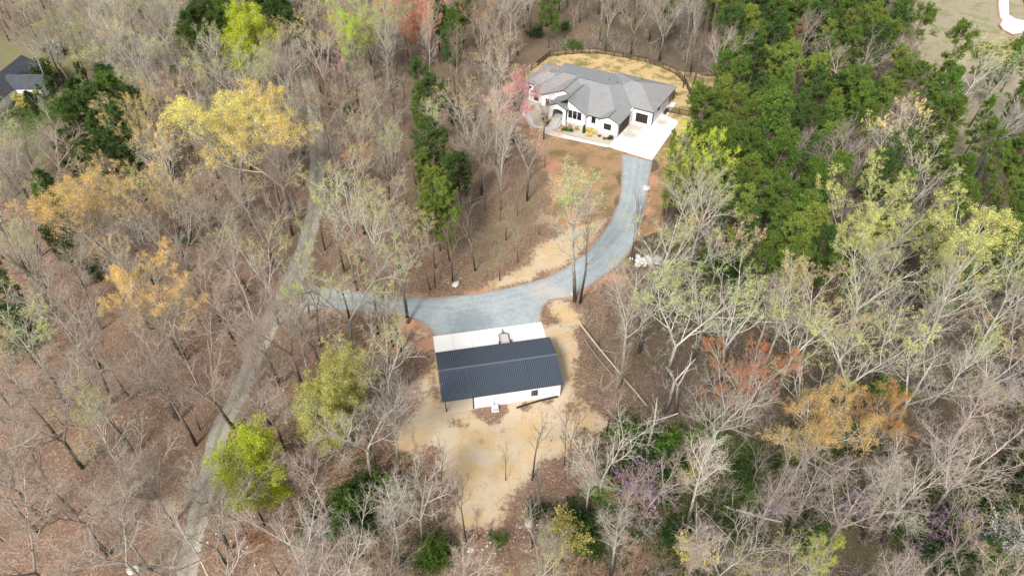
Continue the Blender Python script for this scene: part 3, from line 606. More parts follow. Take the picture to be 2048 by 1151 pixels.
# equipment box by the wall
eq = thing('heat_pump', 'white boxy heat pump unit on the straw beside the barn front wall', 'heat pump', place(7.6, -.95), BR)
MB().box(-.5, .5, -.32, .32, .08, .85).build('body', equip, eq); MB().box(-.55, .55, -.38, .38, 0, .08).build('base', conc2, eq); MB().tube([(0, .33, .5), (0, .9, .6), (0, .93, 1.3)], [.04, .04, .04], 6).build('pipe', blacktrim, eq)
g_ = MB()
for i in range(7): g_.box(-.42, .42, -.335, -.321, .16 + i * .09, .2 + i * .09)
tag(g_.build('grille', steel, eq), kind='stuff')
pl = MB(); pl.tube([(*bw(11.0 + t * 6.9, -1.25 + 1.0 * math.sin(t * 1.5)), .16) for t in np.linspace(0, 1, 12)], [.15] * 12, 8)
tag(pl.build('drain_pipe', blacktrim), 'long black corrugated pipe lying curved at the foot of the barn wall', 'pipe')
# trailer
tr = thing('utility_trailer', 'small open utility trailer with metal rails parked behind the barn', 'trailer', place(11.65, 13.0), BR)
for i in range(8): MB().box(-.78 + i * .197, -.78 + i * .197 + .185, -1.4, 1.5, .5, .54).build('plank', plank_m, tr)
fr = MB()
for z in (.47, .9):
    fr.bar((-.84, -1.45, z), (-.84, 1.5, z), .06); fr.bar((.84, -1.45, z), (.84, 1.5, z), .06); fr.bar((-.84, 1.5, z), (.84, 1.5, z), .06)
for x in (-.84, .84):
    for y in (-1.4, 0, 1.45): fr.bar((x, y, .47), (x, y, .9), .05)
fr.build('frame', rust, tr)
gt = MB(); [gt.bar((-.8, -1.47, z), (.8, -1.47, z), .05) for z in (.5, .85, 1.25)]; [gt.bar((x, -1.47, .5), (x, -1.47, 1.25), .05) for x in (-.8, 0, .8)]; gt.build('tailgate', rust, tr)
tg = MB(); tg.bar((0, 1.5, .46), (0, 3.0, .46), .09); tg.bar((-.7, 1.5, .45), (0, 2.4, .45), .06); tg.bar((.7, 1.5, .45), (0, 2.4, .45), .06); tg.bar((0, 2.7, .07), (0, 2.7, .8), .06); tg.build('tongue', rust, tr)
for x in (-1.0, 1.0):
    wh = MB(); wh.tube([(x - .1, -.5, .36), (x + .1, -.5, .36)], [.3, .3], 14); wo = wh.build('wheel', rubber, tr); MB().tube([(x - .11, -.5, .36), (x + .11, -.5, .36)], [.13, .13], 8).build('rim', steel, wo)
    MB().box(x - .13, x + .13, -.95, -.05, .68, .72).build('mudguard', rust, tr)

# ------------------------------------------------------------------ fence round the back yard
fpath = [(-34.5, 12), (-36.9, 18.5), (-37.1, 34.8), (-31.5, 39.8), (-25.5, 43.6), (-17.5, 44.9), (-10.3, 44.8), (-4.5, 43.8), (.3, 41.7), (4.6, 37.3), (7.6, 32.3), (11.5, 26), (12, 19.4), (6.4, 18.9)]
fence = thing('fence', 'dark wooden post and wire mesh fence curving round the yard behind the white house', 'fence', (HA.x, HA.y, 0), HR)
def mesh_wire_mat():
    n = N('fence_wire', .6); n.color((.06, .045, .035)); return n.m
wire = mesh_wire_mat()
post_me = MB().box(-.09, .09, -.09, .09, -.15, 1.65).build('post', fence_m, mesh_only=True)
for a, b in zip(fpath[:-1], fpath[1:]):
    a = Vector(a); b = Vector(b); L = (b - a).length; k = max(1, round(L / 2.4)); d = (b - a) / k
    for i in range(k):
        p0 = a + d * i; p1 = p0 + d
        o = link('post', post_me, fence); o.location = (p0.x, p0.y, 0)
        for z in (.25, 1.5): MB().bar((p0.x, p0.y, z), (p1.x, p1.y, z), .05, .17).build('rail', fence_m, fence)
        m = MB(); nb = 12
        for j in range(1, nb): q = p0 + d * j / nb; m.bar((q.x, q.y, .1), (q.x, q.y, 1.48), .04)
        for z in (.5, .8, 1.1): m.bar((p0.x, p0.y, z), (p1.x, p1.y, z), .03)
        tag(m.build('mesh_panel', wire, fence), kind='stuff')
o = link('post', post_me, fence); o.location = (*fpath[-1], 0)
# air conditioners on the side of the house
for v in (17.6, 19.0):
    c = thing('air_conditioner', 'dark air conditioner by the side wall of the white house, ' + ('nearer the garage' if v < 18 else 'nearer the fence gate'), 'air conditioner', (*hw(6.0, v), .06), HR, 'air conditioners beside the white house')
    MB().box(-.38, .38, -.38, .38, 0, .8).build('body', rust, c); MB().tube([(0, 0, .801), (0, 0, .84)], [.3, .3], 12).build('fan_cover', blacktrim, c)

# ------------------------------------------------------------------ old house, left edge
oh_x, oh_y = G(62, 155)
A1 = Vector((*G(88, 152), 0)); A0 = Vector((*G(-30, 240), 0))
old = thing('cottage', 'old white cottage with dark shingle roof half hidden by a bare tree', 'house', (0, 0, 0))
dirv = Vector(G(90, 128, 0)) - Vector(G(0, 205, 0)); ang = math.atan2(dirv.y, dirv.x); old.location = (*G(30, 175), 0); old.rotation_euler = (0, 0, ang)
def gable_house(parent, x0, x1, y0, y1, z, zr_, ax='x', nm=('wall', 'roof')):
    if ax == 'x': yc = (y0 + y1) / 2; V = [(x0, y0, z), (x1, y0, z), (x1, y1, z), (x0, y1, z), (x0, yc, zr_), (x1, yc, zr_)]; W = [(0, 1, 7, 6)]
    mb = MB().box(x0, x1, y0, y1, 0, z - .001)
    if ax == 'x':
        mb.add([(x0, y0, z), (x0, y1, z), (x0, yc, zr_ - .1)], [(0, 2, 1)]); mb.add([(x1, y0, z), (x1, y1, z), (x1, yc, zr_ - .1)], [(0, 1, 2)])
    else:
        xc = (x0 + x1) / 2; mb.add([(x0, y0, z), (x1, y0, z), (xc, y0, zr_ - .1)], [(0, 1, 2)]); mb.add([(x0, y1, z), (x1, y1, z), (xc, y1, zr_ - .1)], [(0, 2, 1)])
    mb.build(nm[0], white, parent); r_ = MB(); e = .35
    if ax == 'x':
        sl_ = (zr_ - z) / ((y1 - y0) / 2); ze_ = z - e * sl_
        t = [(x0 - e, y0 - e, ze_), (x1 + e, y0 - e, ze_), (x1 + e, yc, zr_), (x0 - e, yc, zr_), (x1 + e, y1 + e, ze_), (x0 - e, y1 + e, ze_)]
    else:
        sl_ = (zr_ - z) / ((x1 - x0) / 2); ze_ = z - e * sl_
        t = [(x0 - e, y0 - e, ze_), (x0 - e, y1 + e, ze_), (xc, y1 + e, zr_), (xc, y0 - e, zr_), (x1 + e, y1 + e, ze_), (x1 + e, y0 - e, ze_)]
    q = [(a, b, c - .12) for a, b, c in t]
    if ax == 'x': F = [(0, 1, 2, 3), (3, 2, 4, 5), (9, 8, 7, 6), (11, 10, 8, 9), (0, 6, 7, 1), (5, 4, 10, 11), (1, 7, 8, 2), (2, 8, 10, 4), (0, 3, 9, 6), (3, 5, 11, 9)]
    else: F = [(3, 2, 1, 0), (5, 4, 2, 3), (6, 7, 8, 9), (9, 8, 10, 11), (1, 7, 6, 0), (11, 10, 4, 5), (2, 8, 7, 1), (4, 10, 8, 2), (6, 9, 3, 0), (9, 11, 5, 3)]
    r_.add(t + q, F); r_.build(nm[1], oldshingle, parent)
gable_house(old, -16, 8.5, -4.2, 4.6, 3.0, 5.6, 'x')
gable_house(old, -6.5, .5, -11.5, -2, 3.0, 5.2, 'y', ('wing_wall', 'wing_roof'))
gable_house(old, 3.2, 8.3, -6.2, -3.4, 2.9, 4.4, 'y', ('bay_wall', 'bay_roof'))
window(old, 5.2, 6.2, -6.2, 1.2, 2.5, 0, 'u'); window(old, -4.2, -2.4, -11.5, 1.1, 2.5, 0, 'u'); window(old, -9.5, -8.1, .5, 1.0, 2.4, 0, 'v')
window(old, 1.3, 2.4, -4.2, 1.1, 2.4, 0, 'u')
# light pole near the cottage
lp = G(141, 58); lamp = thing('utility_pole', 'slender pole with a small white lamp beside the bare trees above the old cottage', 'pole', (*lp, 0))
MB().tube([(0, 0, 0), (0, 0, 9)], [.14, .1], 8).build('pole', simple('old_pole_wood', (.28, .24, .2)), lamp); MB().bar((0, 0, 8.8), (-1.3, 0, 9.1), .07).build('arm', steel, lamp)
MB().tube([(-1.9, 0, 9.0), (-1.2, 0, 9.15)], [.16, .2], 8).build('lamp_head', equip, lamp)
# far right corner house and curved path
fh = thing('corner_house', 'pale house corner with dark striped porch screen at the curved path', 'house', (*G(2062, 8), 0), R(-24))
MB().box(-.2, 14, -1.0, 9, 0, 3).build('wall', white, fh); MB().box(-.7, 14.5, -1.5, 9.5, 3.0, 3.25).build('roof', shingle, fh)
for i in range(10): MB().box(-2.2 + i * .22, -2.1 + i * .22, -.2, 7.5, .0 + .02, .9).build('slat', bronze, fh)
path_px = [(2000, -30), (1996, 10), (1999, 36), (2004, 40), (1999, 50), (2006, 60), (2026, 70), (2036, 68), (2048, 66), (2120, 62), (2120, 42), (2050, 42), (2030, 38), (2018, 30), (2017, -30)]
sheet('curved_path', PX(path_px), .07, conc3, .07)
bord = MB(); pp = PX(path_px[:10]); 
for a, b in zip(pp[:-1], pp[1:]): bord.bar((*a, .05), (*b, .05), .5, .18)
tag(bord.build('path_kerb', simple('brick_kerb', (.42, .25, .15)), None), kind='structure')
# ------------------------------------------------------------------ trees: generator
def unit(v): return v / (np.linalg.norm(v) + 1e-9)
def grow(rng, H=20., trunk_r=.29, t0=.42, counts=(13, 6, 6, 5), ratio=(.28, .5, .5, .5), ang=(38, 38, 40, 44), lead=2, up=(.0, .13, .09, .06, .03), wob=(.03, .09, .14, .2, .25), fork=.0, vase=.5, tops=1.0):
    """skeleton of polylines: (points, radii, level)"""
    out = []
    def line(p, d, L, r0, r1, lv, n):
        pts = [p]; ds = [d]
        for i in range(n):
            d = unit(d + rng.normal(0, wob[lv], 3) + np.array([0, 0, up[lv]])); p = p + d * L / n; pts.append(p); ds.append(d)
        out.append((np.array(pts), np.linspace(r0, r1, n + 1), lv)); return np.array(pts), np.array(ds)
    def rot(d, a, az):
        t = np.array([0, 0, 1.]) if abs(d[2]) < .9 else np.array([1., 0, 0]); x = unit(np.cross(d, t)); y = np.cross(d, x)
        return unit(d * math.cos(a) + (x * math.cos(az) + y * math.sin(az)) * math.sin(a))
    def kids(pts, ds, L, r, lv):
        if lv > len(counts): return
        c = counts[lv - 1]; c = max(2, int(round(c * rng.uniform(.8, 1.2)))); az = rng.rand() * 6.28
        for i in range(c):
            t = (t0 if lv == 1 else .22) + (1 - (t0 if lv == 1 else .22)) * (i + rng.rand() * .7) / c
            f = t * (len(pts) - 1); k = min(int(f), len(pts) - 2); q = pts[k] + (pts[k + 1] - pts[k]) * (f - k); d = ds[k + 1]
            az += 2.4 + rng.normal(0, .4); a = R(ang[lv - 1] * rng.uniform(.7, 1.3))
            if lv == 1:
                prof = (1.15 - .55 * (t - t0) / (1 - t0)) if vase < 0 else (.75 + .45 * math.sin(math.pi * min(1, (t - t0) / (1 - t0)) * .8))
                a *= 1.25 - .6 * (t - t0) / (1 - t0)
            else: prof = 1.15 - .5 * t
            l2 = L * ratio[lv - 1] * prof * rng.uniform(.75, 1.2); r2 = min(r * (1 - .65 * t) * .78, .0125 * l2 + .006)
            n = (0, 6, 4, 3, 2)[lv]
            p2, d2 = line(q, rot(d, a, az), l2, r2, max(r2 * .3, .005), lv, n)
            kids(p2, d2, l2, r2, lv + 1)
    base = np.array([0, 0, -.3]); n0 = 9
    if lead == 1:
        p0, d0 = line(base, np.array([0, 0, 1.]), H * .95, trunk_r, trunk_r * .16, 0, n0); kids(p0, d0, H, trunk_r, 1)
    else:
        hf = fork or .45
        p0, d0 = line(base, np.array([0, 0, 1.]), H * hf, trunk_r, trunk_r * .72, 0, 6)
        az = rng.rand() * 6.28
        for i in range(lead):
            az += 6.28 / lead + rng.normal(0, .3); a = R(rng.uniform(14, 28))
            pts, ds = line(p0[-1], rot(d0[-1], a, az), H * (1 - hf) * rng.uniform(.85, 1.02), trunk_r * .55, trunk_r * .12, 0, 6)
            cs = counts; c = max(3, int(counts[0] / lead)); az2 = rng.rand() * 6.28
            for j in range(c):
                t = .08 + .9 * (j + rng.rand() * .6) / c; f = t * (len(pts) - 1); k = min(int(f), len(pts) - 2); q = pts[k] + (pts[k + 1] - pts[k]) * (f - k)
                az2 += 2.4; l2 = H * ratio[0] * (.85 + .35 * math.sin(math.pi * t * .8)) * rng.uniform(.7, 1.15); r2 = min(trunk_r * .5 * (1 - .6 * t) * .8, .0125 * l2 + .007)
                p2, d2 = line(q, rot(ds[k + 1], R(ang[0] * rng.uniform(.7, 1.25)), az2), l2, r2, max(.35 * r2, .008), 1, 6); kids(p2, d2, l2, r2, 2)
    return out
def tubes(sk, levels, sides):
    """vectorised tubes for the polylines of the given levels"""
    V, F = [], []; off = 0
    groups = {}
    for P_, r_, lv in sk:
        if lv in levels: groups.setdefault((len(P_), sides[lv]), []).append((P_, r_))
    for (n, k), it in groups.items():
        P = np.stack([a for a, _ in it]); r = np.stack([b for _, b in it]); m = len(it)
        D = np.empty_like(P); D[:, 1:-1] = P[:, 2:] - P[:, :-2]; D[:, 0] = P[:, 1] - P[:, 0]; D[:, -1] = P[:, -1] - P[:, -2]
        D /= np.linalg.norm(D, axis=2, keepdims=True) + 1e-9
        up = np.where(np.abs(D[:, :1, 2:3]) < .9, np.array([0, 0, 1.]), np.array([1., 0, 0])); up = np.broadcast_to(up, D.shape)
        Xa = np.cross(D, up); Xa /= np.linalg.norm(Xa, axis=2, keepdims=True) + 1e-9; Ya = np.cross(Xa, D)
        a = np.arange(k) * 2 * np.pi / k
        v = P[:, :, None, :] + (Xa[:, :, None, :] * np.cos(a)[None, None, :, None] + Ya[:, :, None, :] * np.sin(a)[None, None, :, None]) * r[:, :, None, None]
        V.append(v.reshape(-1, 3))
        mi, ni, ki = np.meshgrid(np.arange(m), np.arange(n - 1), np.arange(k), indexing='ij'); b = mi * n * k + ni * k
        q0 = b + ki; q1 = b + (ki + 1) % k
        F.append(np.stack([q0, q1, q1 + k, q0 + k], -1).reshape(-1, 4) + off); off += m * n * k
    if not V: return np.zeros((0, 3)), np.zeros((0, 4), int)
    return np.concatenate(V), np.concatenate(F)
def leaves(rng, sk, per, size, spread, lo=.2, levels=None, keep=1.0, top=None):
    mx = max(l for _, _, l in sk); levels = levels or (mx,)
    C = []
    for P_, r_, lv in sk:
        if lv not in levels or rng.rand() > keep: continue
        t = rng.uniform(lo, 1.05, per) * (len(P_) - 1); k = np.clip(t.astype(int), 0, len(P_) - 2); f = (t - k)[:, None]
        C.append(P_[k] * (1 - f) + P_[k + 1] * f)
    C = np.concatenate(C)
    if top: zt = C[:, 2] / C[:, 2].max(); C = C[rng.rand(len(C)) < np.clip((zt - top) / (.92 - top), .06, 1)]; C = [C]
    else: C = [C]
    C = np.concatenate(C) + rng.normal(0, spread, (sum(len(c) for c in C), 3)); n = len(C)
    a = rng.normal(0, 1, (n, 3)); a[:, 2] *= .5; a /= np.linalg.norm(a, axis=1, keepdims=True); b = np.cross(a, rng.normal(0, 1, (n, 3))); b /= np.linalg.norm(b, axis=1, keepdims=True)
    s = size * rng.uniform(.6, 1.4, (n, 1))
    V = np.stack([C - a * s, C - b * s * .55 , C + a * s, C + b * s * .55], 1).reshape(-1, 3)
    return V, np.arange(n * 4).reshape(-1, 4)
def tree_meshes(seed, name, twigm, foliage=None, **kw):
    rng = np.random.RandomState(seed); sk = grow(rng, **kw); mx = max(l for _, _, l in sk)
    V, F = tubes(sk, (0, 1, 2), {0: 8, 1: 5, 2: 4})
    # root flare
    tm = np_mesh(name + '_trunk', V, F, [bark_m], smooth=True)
    V, F = tubes(sk, tuple(range(3, mx + 1)), {3: 3, 4: 3})
    mi = np.zeros(len(F), int); mats = [twigm]
    if foliage:
        LV, LF = leaves(rng, sk, **foliage); F = np.concatenate([F, LF + len(V)]); V = np.concatenate([V, LV]); mi = np.concatenate([mi, np.ones(len(LF), int)]); mats = [twigm, leaf_m]
    return tm, np_mesh(name + '_crown', V, F, mats, mi), kw.get('H', 20.)
def pine_meshes(seed, H=20., crown0=.35, rad=3.4, per=5, whorls=17, tuft=15, shape=.8, nl=.36, sub=5):
    rng = np.random.RandomState(seed); sk = []; n0 = 10
    z = np.linspace(-.3, H, n0 + 1); P0 = np.stack([np.cumsum(rng.normal(0, .07, n0 + 1)), np.cumsum(rng.normal(0, .07, n0 + 1)), z], 1); P0[:, :2] -= P0[0, :2]
    sk.append((P0, np.linspace(.21, .03, n0 + 1), 0)); tips = []
    for i in range(whorls):
        t = crown0 + (1 - crown0) * (i + .5 * rng.rand()) / whorls; u_ = (t - crown0) / (1 - crown0)
        L0 = rad * max(.05, 1 - ((u_ - .42) / .62) ** 2 if u_ > .42 else 1 - .45 * ((.42 - u_) / .42) ** 2) ** .6 * rng.uniform(.75, 1.15)
        L0 = max(L0, .5)
        for j in range(per):
            if rng.rand() < .12: continue
            az = rng.rand() * 6.28; el = R(rng.uniform(-5, 25) + 35 * u_); L = L0 * rng.uniform(.6, 1.15)
            f = t * n0; k = min(int(f), n0 - 1); q = P0[k] + (P0[k + 1] - P0[k]) * (f - k)
            d = np.array([math.cos(az) * math.cos(el), math.sin(az) * math.cos(el), math.sin(el)]); pts = [q]
            for s_ in range(4): d = unit(d + rng.normal(0, .12, 3) + np.array([0, 0, .06])); pts.append(pts[-1] + d * L / 4)
            pts = np.array(pts); sk.append((pts, np.linspace(.045, .015, 5), 1)); tips.append(pts[-1])
            for s_ in range(sub):
                tt = (1 - .6 * rng.rand() ** 1.8) * 4; kk = min(int(tt), 3); qq = pts[kk] + (pts[kk + 1] - pts[kk]) * (tt - kk)
                d2 = unit(d + rng.normal(0, .65, 3) + np.array([0, 0, .25])); l2 = L * rng.uniform(.15, .38) + .2
                p2 = np.array([qq, qq + d2 * l2 * .5, qq + d2 * l2]); sk.append((p2, np.array([.018, .014, .01]), 2)); tips.append(p2[-1]); tips.append(p2[1])
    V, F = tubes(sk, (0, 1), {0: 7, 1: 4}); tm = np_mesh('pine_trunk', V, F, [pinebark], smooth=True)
    T = np.array(tips); m = len(T)
    A = rng.normal(0, 1, (m, tuft, 3)) + np.array([0, 0, .45]); A /= np.linalg.norm(A, axis=2, keepdims=True)
    B = np.cross(A, rng.normal(0, 1, (m, tuft, 3))); B /= np.linalg.norm(B, axis=2, keepdims=True)
    s = nl * rng.uniform(.6, 1.3, (m, tuft, 1)); wv = .030 + .02 * rng.rand(m, tuft, 1); C = T[:, None, :] + rng.normal(0, .08, (m, tuft, 3))
    LV = np.stack([C + B * wv * .3, C + A * s * .55 + B * wv, C + A * s, C + A * s * .55 - B * wv], 2).reshape(-1, 3); LF = np.arange(m * tuft * 4).reshape(-1, 4)
    V, F = tubes(sk, (2,), {2: 3}); F2 = np.concatenate([F, LF + len(V)]); V2 = np.concatenate([V, LV]); mi = np.concatenate([np.zeros(len(F), int), np.ones(len(LF), int)])
    return tm, np_mesh('pine_crown', V2, F2, [pinebark, needle_m], mi), H

PROTO = {}
tall = dict(counts=(14, 7, 6, 5), t0=.5)
PROTO['bare'] = [tree_meshes(11, 'bare', twig_bare, lead=1, H=21, **tall), tree_meshes(12, 'bare', twig_bare, lead=2, fork=.5, H=20, **tall), tree_meshes(13, 'bare', twig_bare, lead=3, fork=.42, H=19, counts=(16, 7, 6, 5), t0=.5),
                 tree_meshes(14, 'bare', twig_bare, lead=1, H=20, counts=(17, 7, 6, 5), t0=.45, ratio=(.24, .5, .5, .5)), tree_meshes(15, 'bare', twig_bare, lead=2, fork=.36, H=20, counts=(15, 7, 6, 5), ratio=(.31, .5, .5, .5))]
PROTO['sparse'] = [tree_meshes(16, 'bare', twig_bare, lead=2, fork=.55, H=17, trunk_r=.30, counts=(8, 5, 4), ratio=(.36, .55, .5), ang=(38, 40, 40)), tree_meshes(17, 'bare', twig_bare, lead=1, H=17, trunk_r=.26, counts=(9, 4, 4), t0=.45, ratio=(.24, .5, .5), ang=(45, 40, 40))]
PROTO['bud'] = [tree_meshes(21, 'bud', twig_m, dict(per=14, size=.052, spread=.08, top=.66), lead=2, fork=.45, H=20, counts=(13, 6, 5, 4)), tree_meshes(22, 'bud', twig_m, dict(per=14, size=.052, spread=.08, top=.68), lead=1, H=21, counts=(13, 6, 5, 4), t0=.48),
                tree_meshes(23, 'bud', twig_m, dict(per=14, size=.052, spread=.08, top=.64), lead=3, fork=.38, H=19, counts=(14, 6, 5, 4), ratio=(.31, .5, .5, .5))]
PROTO['leaf'] = [tree_meshes(31, 'leaf', twig_m, dict(per=36, size=.062, spread=.15, top=.45), lead=2, fork=.42, H=19, counts=(13, 6, 5, 4), ratio=(.37, .5, .5, .5)), tree_meshes(32, 'leaf', twig_m, dict(per=36, size=.062, spread=.15, top=.45), lead=1, H=18, counts=(14, 6, 5, 4), t0=.35, ratio=(.34, .5, .5, .5)),
                 tree_meshes(33, 'leaf', twig_m, dict(per=30, size=.062, spread=.15), lead=3, fork=.3, H=16, counts=(15, 6, 5, 4), ratio=(.4, .5, .5, .5))]
PROTO['dense'] = [tree_meshes(34, 'leaf', twig_m, dict(per=17, size=.085, spread=.3), lead=1, H=13, counts=(26, 7, 5, 4), t0=.25, ratio=(.36, .5, .5, .5), ang=(66, 50, 45, 45)), tree_meshes(35, 'leaf', twig_m, dict(per=17, size=.085, spread=.3), lead=1, H=14, counts=(24, 7, 5, 4), t0=.3, ratio=(.34, .5, .5, .5), ang=(62, 48, 45, 45))]
PROTO['broad'] = [tree_meshes(36, 'leaf', twig_m, dict(per=34, size=.07, spread=.2, top=.5), lead=4, fork=.34, H=20, trunk_r=.38, counts=(20, 7, 5, 4), ratio=(.34, .5, .5, .5), ang=(48, 42, 42, 44)), tree_meshes(37, 'leaf', twig_m, dict(per=34, size=.07, spread=.2, top=.48), lead=3, fork=.4, H=20, trunk_r=.36, counts=(18, 7, 5, 4), ratio=(.36, .5, .5, .5), ang=(50, 42, 42, 44))]
PROTO['pine'] = [pine_meshes(41, 20, .38, 3.3, sub=8, tuft=24), pine_meshes(42, 21, .45, 3.1, sub=8, tuft=24), pine_meshes(43, 18, .3, 3.2, whorls=16, sub=8, tuft=24), pine_meshes(44, 22, .62, 4.0, whorls=9, per=6, sub=9, tuft=24), pine_meshes(45, 19, .3, 2.1, per=4, whorls=15, sub=6, tuft=24)]
PROTO['snag'] = [tree_meshes(51, 'snag', twig_bare, lead=2, fork=.6, H=13, trunk_r=.28, counts=(4, 2), ratio=(.16, .4), ang=(40, 40)), tree_meshes(52, 'snag', twig_bare, lead=1, H=12, trunk_r=.3, counts=(5, 2), ratio=(.16, .4), t0=.55, ang=(50, 40))]
def bush_meshes(seed, leafy=True, H=3., per=10, size=.1, tm=None):
    rng = np.random.RandomState(seed); sk = []
    for i in range(7):
        az = rng.rand() * 6.28; a = R(rng.uniform(8, 42)); d = np.array([math.sin(a) * math.cos(az), math.sin(a) * math.sin(az), math.cos(a)]); p = np.array([rng.normal(0, .15), rng.normal(0, .15), -.1]); pts = [p]
        for s_ in range(4): d = unit(d + rng.normal(0, .15, 3)); pts.append(pts[-1] + d * H * rng.uniform(.2, .27))
        pts = np.array(pts); sk.append((pts, np.linspace(.035, .012, 5), 1))
        for j in range(11):
            t = rng.uniform(.2, 1) * 4; k = min(int(t), 3); q = pts[k] + (pts[k + 1] - pts[k]) * (t - k); d2 = unit(rng.normal(0, 1, 3) + d * 1.3); l = H * rng.uniform(.18, .34); p2 = np.array([q, q + d2 * l * .5, q + unit(d2 + rng.normal(0, .3, 3)) * l]); sk.append((p2, np.array([.014, .01, .007]), 2))
            for m in range(3): d3 = unit(d2 + rng.normal(0, .7, 3)); q3 = p2[1] if m % 2 else p2[2]; sk.append((np.array([q3, q3 + d3 * l * .3, q3 + d3 * l * .55]), np.array([.009, .007, .006]), 3))
    V, F = tubes(sk, (1,), {1: 5}); tmesh = np_mesh('bush_stem', V, F, [bark_m]); V, F = tubes(sk, (2, 3), {2: 3, 3: 3}); mi = np.zeros(len(F), int); mats = [tm or twig_bare]
    if leafy:
        LV, LF = leaves(rng, sk, per, size, .1, levels=(2, 3)); F = np.concatenate([F, LF + len(V)]); V = np.concatenate([V, LV]); mi = np.concatenate([mi, np.ones(len(LF), int)]); mats.append(leaf_m)
    return tmesh, np_mesh('bush_crown', V, F, mats, mi), H
PROTO['bush'] = [bush_meshes(61), bush_meshes(62)]
PROTO['flower'] = [bush_meshes(63, per=5, size=.085, H=5., tm=twig_m)]
print('protos', round(time.time() - T0, 1), sum(len(m.polygons) for k in PROTO.values() for t in k for m in t[:2]))

# ------------------------------------------------------------------ tree placing
HC = dict(grey=(.82, .80, .75), white=(1.12, 1.11, 1.06), pink=(.90, .80, .74), brown=(.66, .57, .46), dark=(.36, .32, .30), mauve=(.93, .84, .83))
LC = dict(lime=(.50, .60, .045), yel=(.80, .66, .19), gold=(.64, .47, .17), tan=(.56, .42, .19), palegreen=(.50, .54, .17), olive=(.45, .41, .12), orange=(.56, .29, .09), rust=(.47, .20, .09), red=(.62, .30, .19), pinkred=(.74, .32, .32),
          purple=(.42, .25, .42), white=(.72, .70, .62), green=(.12, .20, .035), dkgreen=(.045, .085, .022), pine=(.125, .19, .034), pineyel=(.21, .265, .05), pinedk=(.075, .125, .032), brownpine=(.30, .17, .10))
TREES = []      # dicts: kind x y h name look group key
def T(kind, x, y, h, rs=1.0, bark='grey', leaf=None, hand=False, dark_top=False):
    TREES.append(dict(kind=kind, x=x, y=y, h=h, rs=rs, bark=bark, leaf=leaf, hand=hand))
def C(kind, px, py, h, rs=1.0, bark='grey', leaf=None, cz=.74):
    """hand-placed by where the crown's middle is seen"""
    x, y = G(px, py, h * cz); T(kind, x, y, h, rs, bark, leaf, True)
def B(kind, px, py, h, rs=1.0, bark='grey', leaf=None):
    x, y = G(px, py, 0); T(kind, x, y, h, rs, bark, leaf, True)

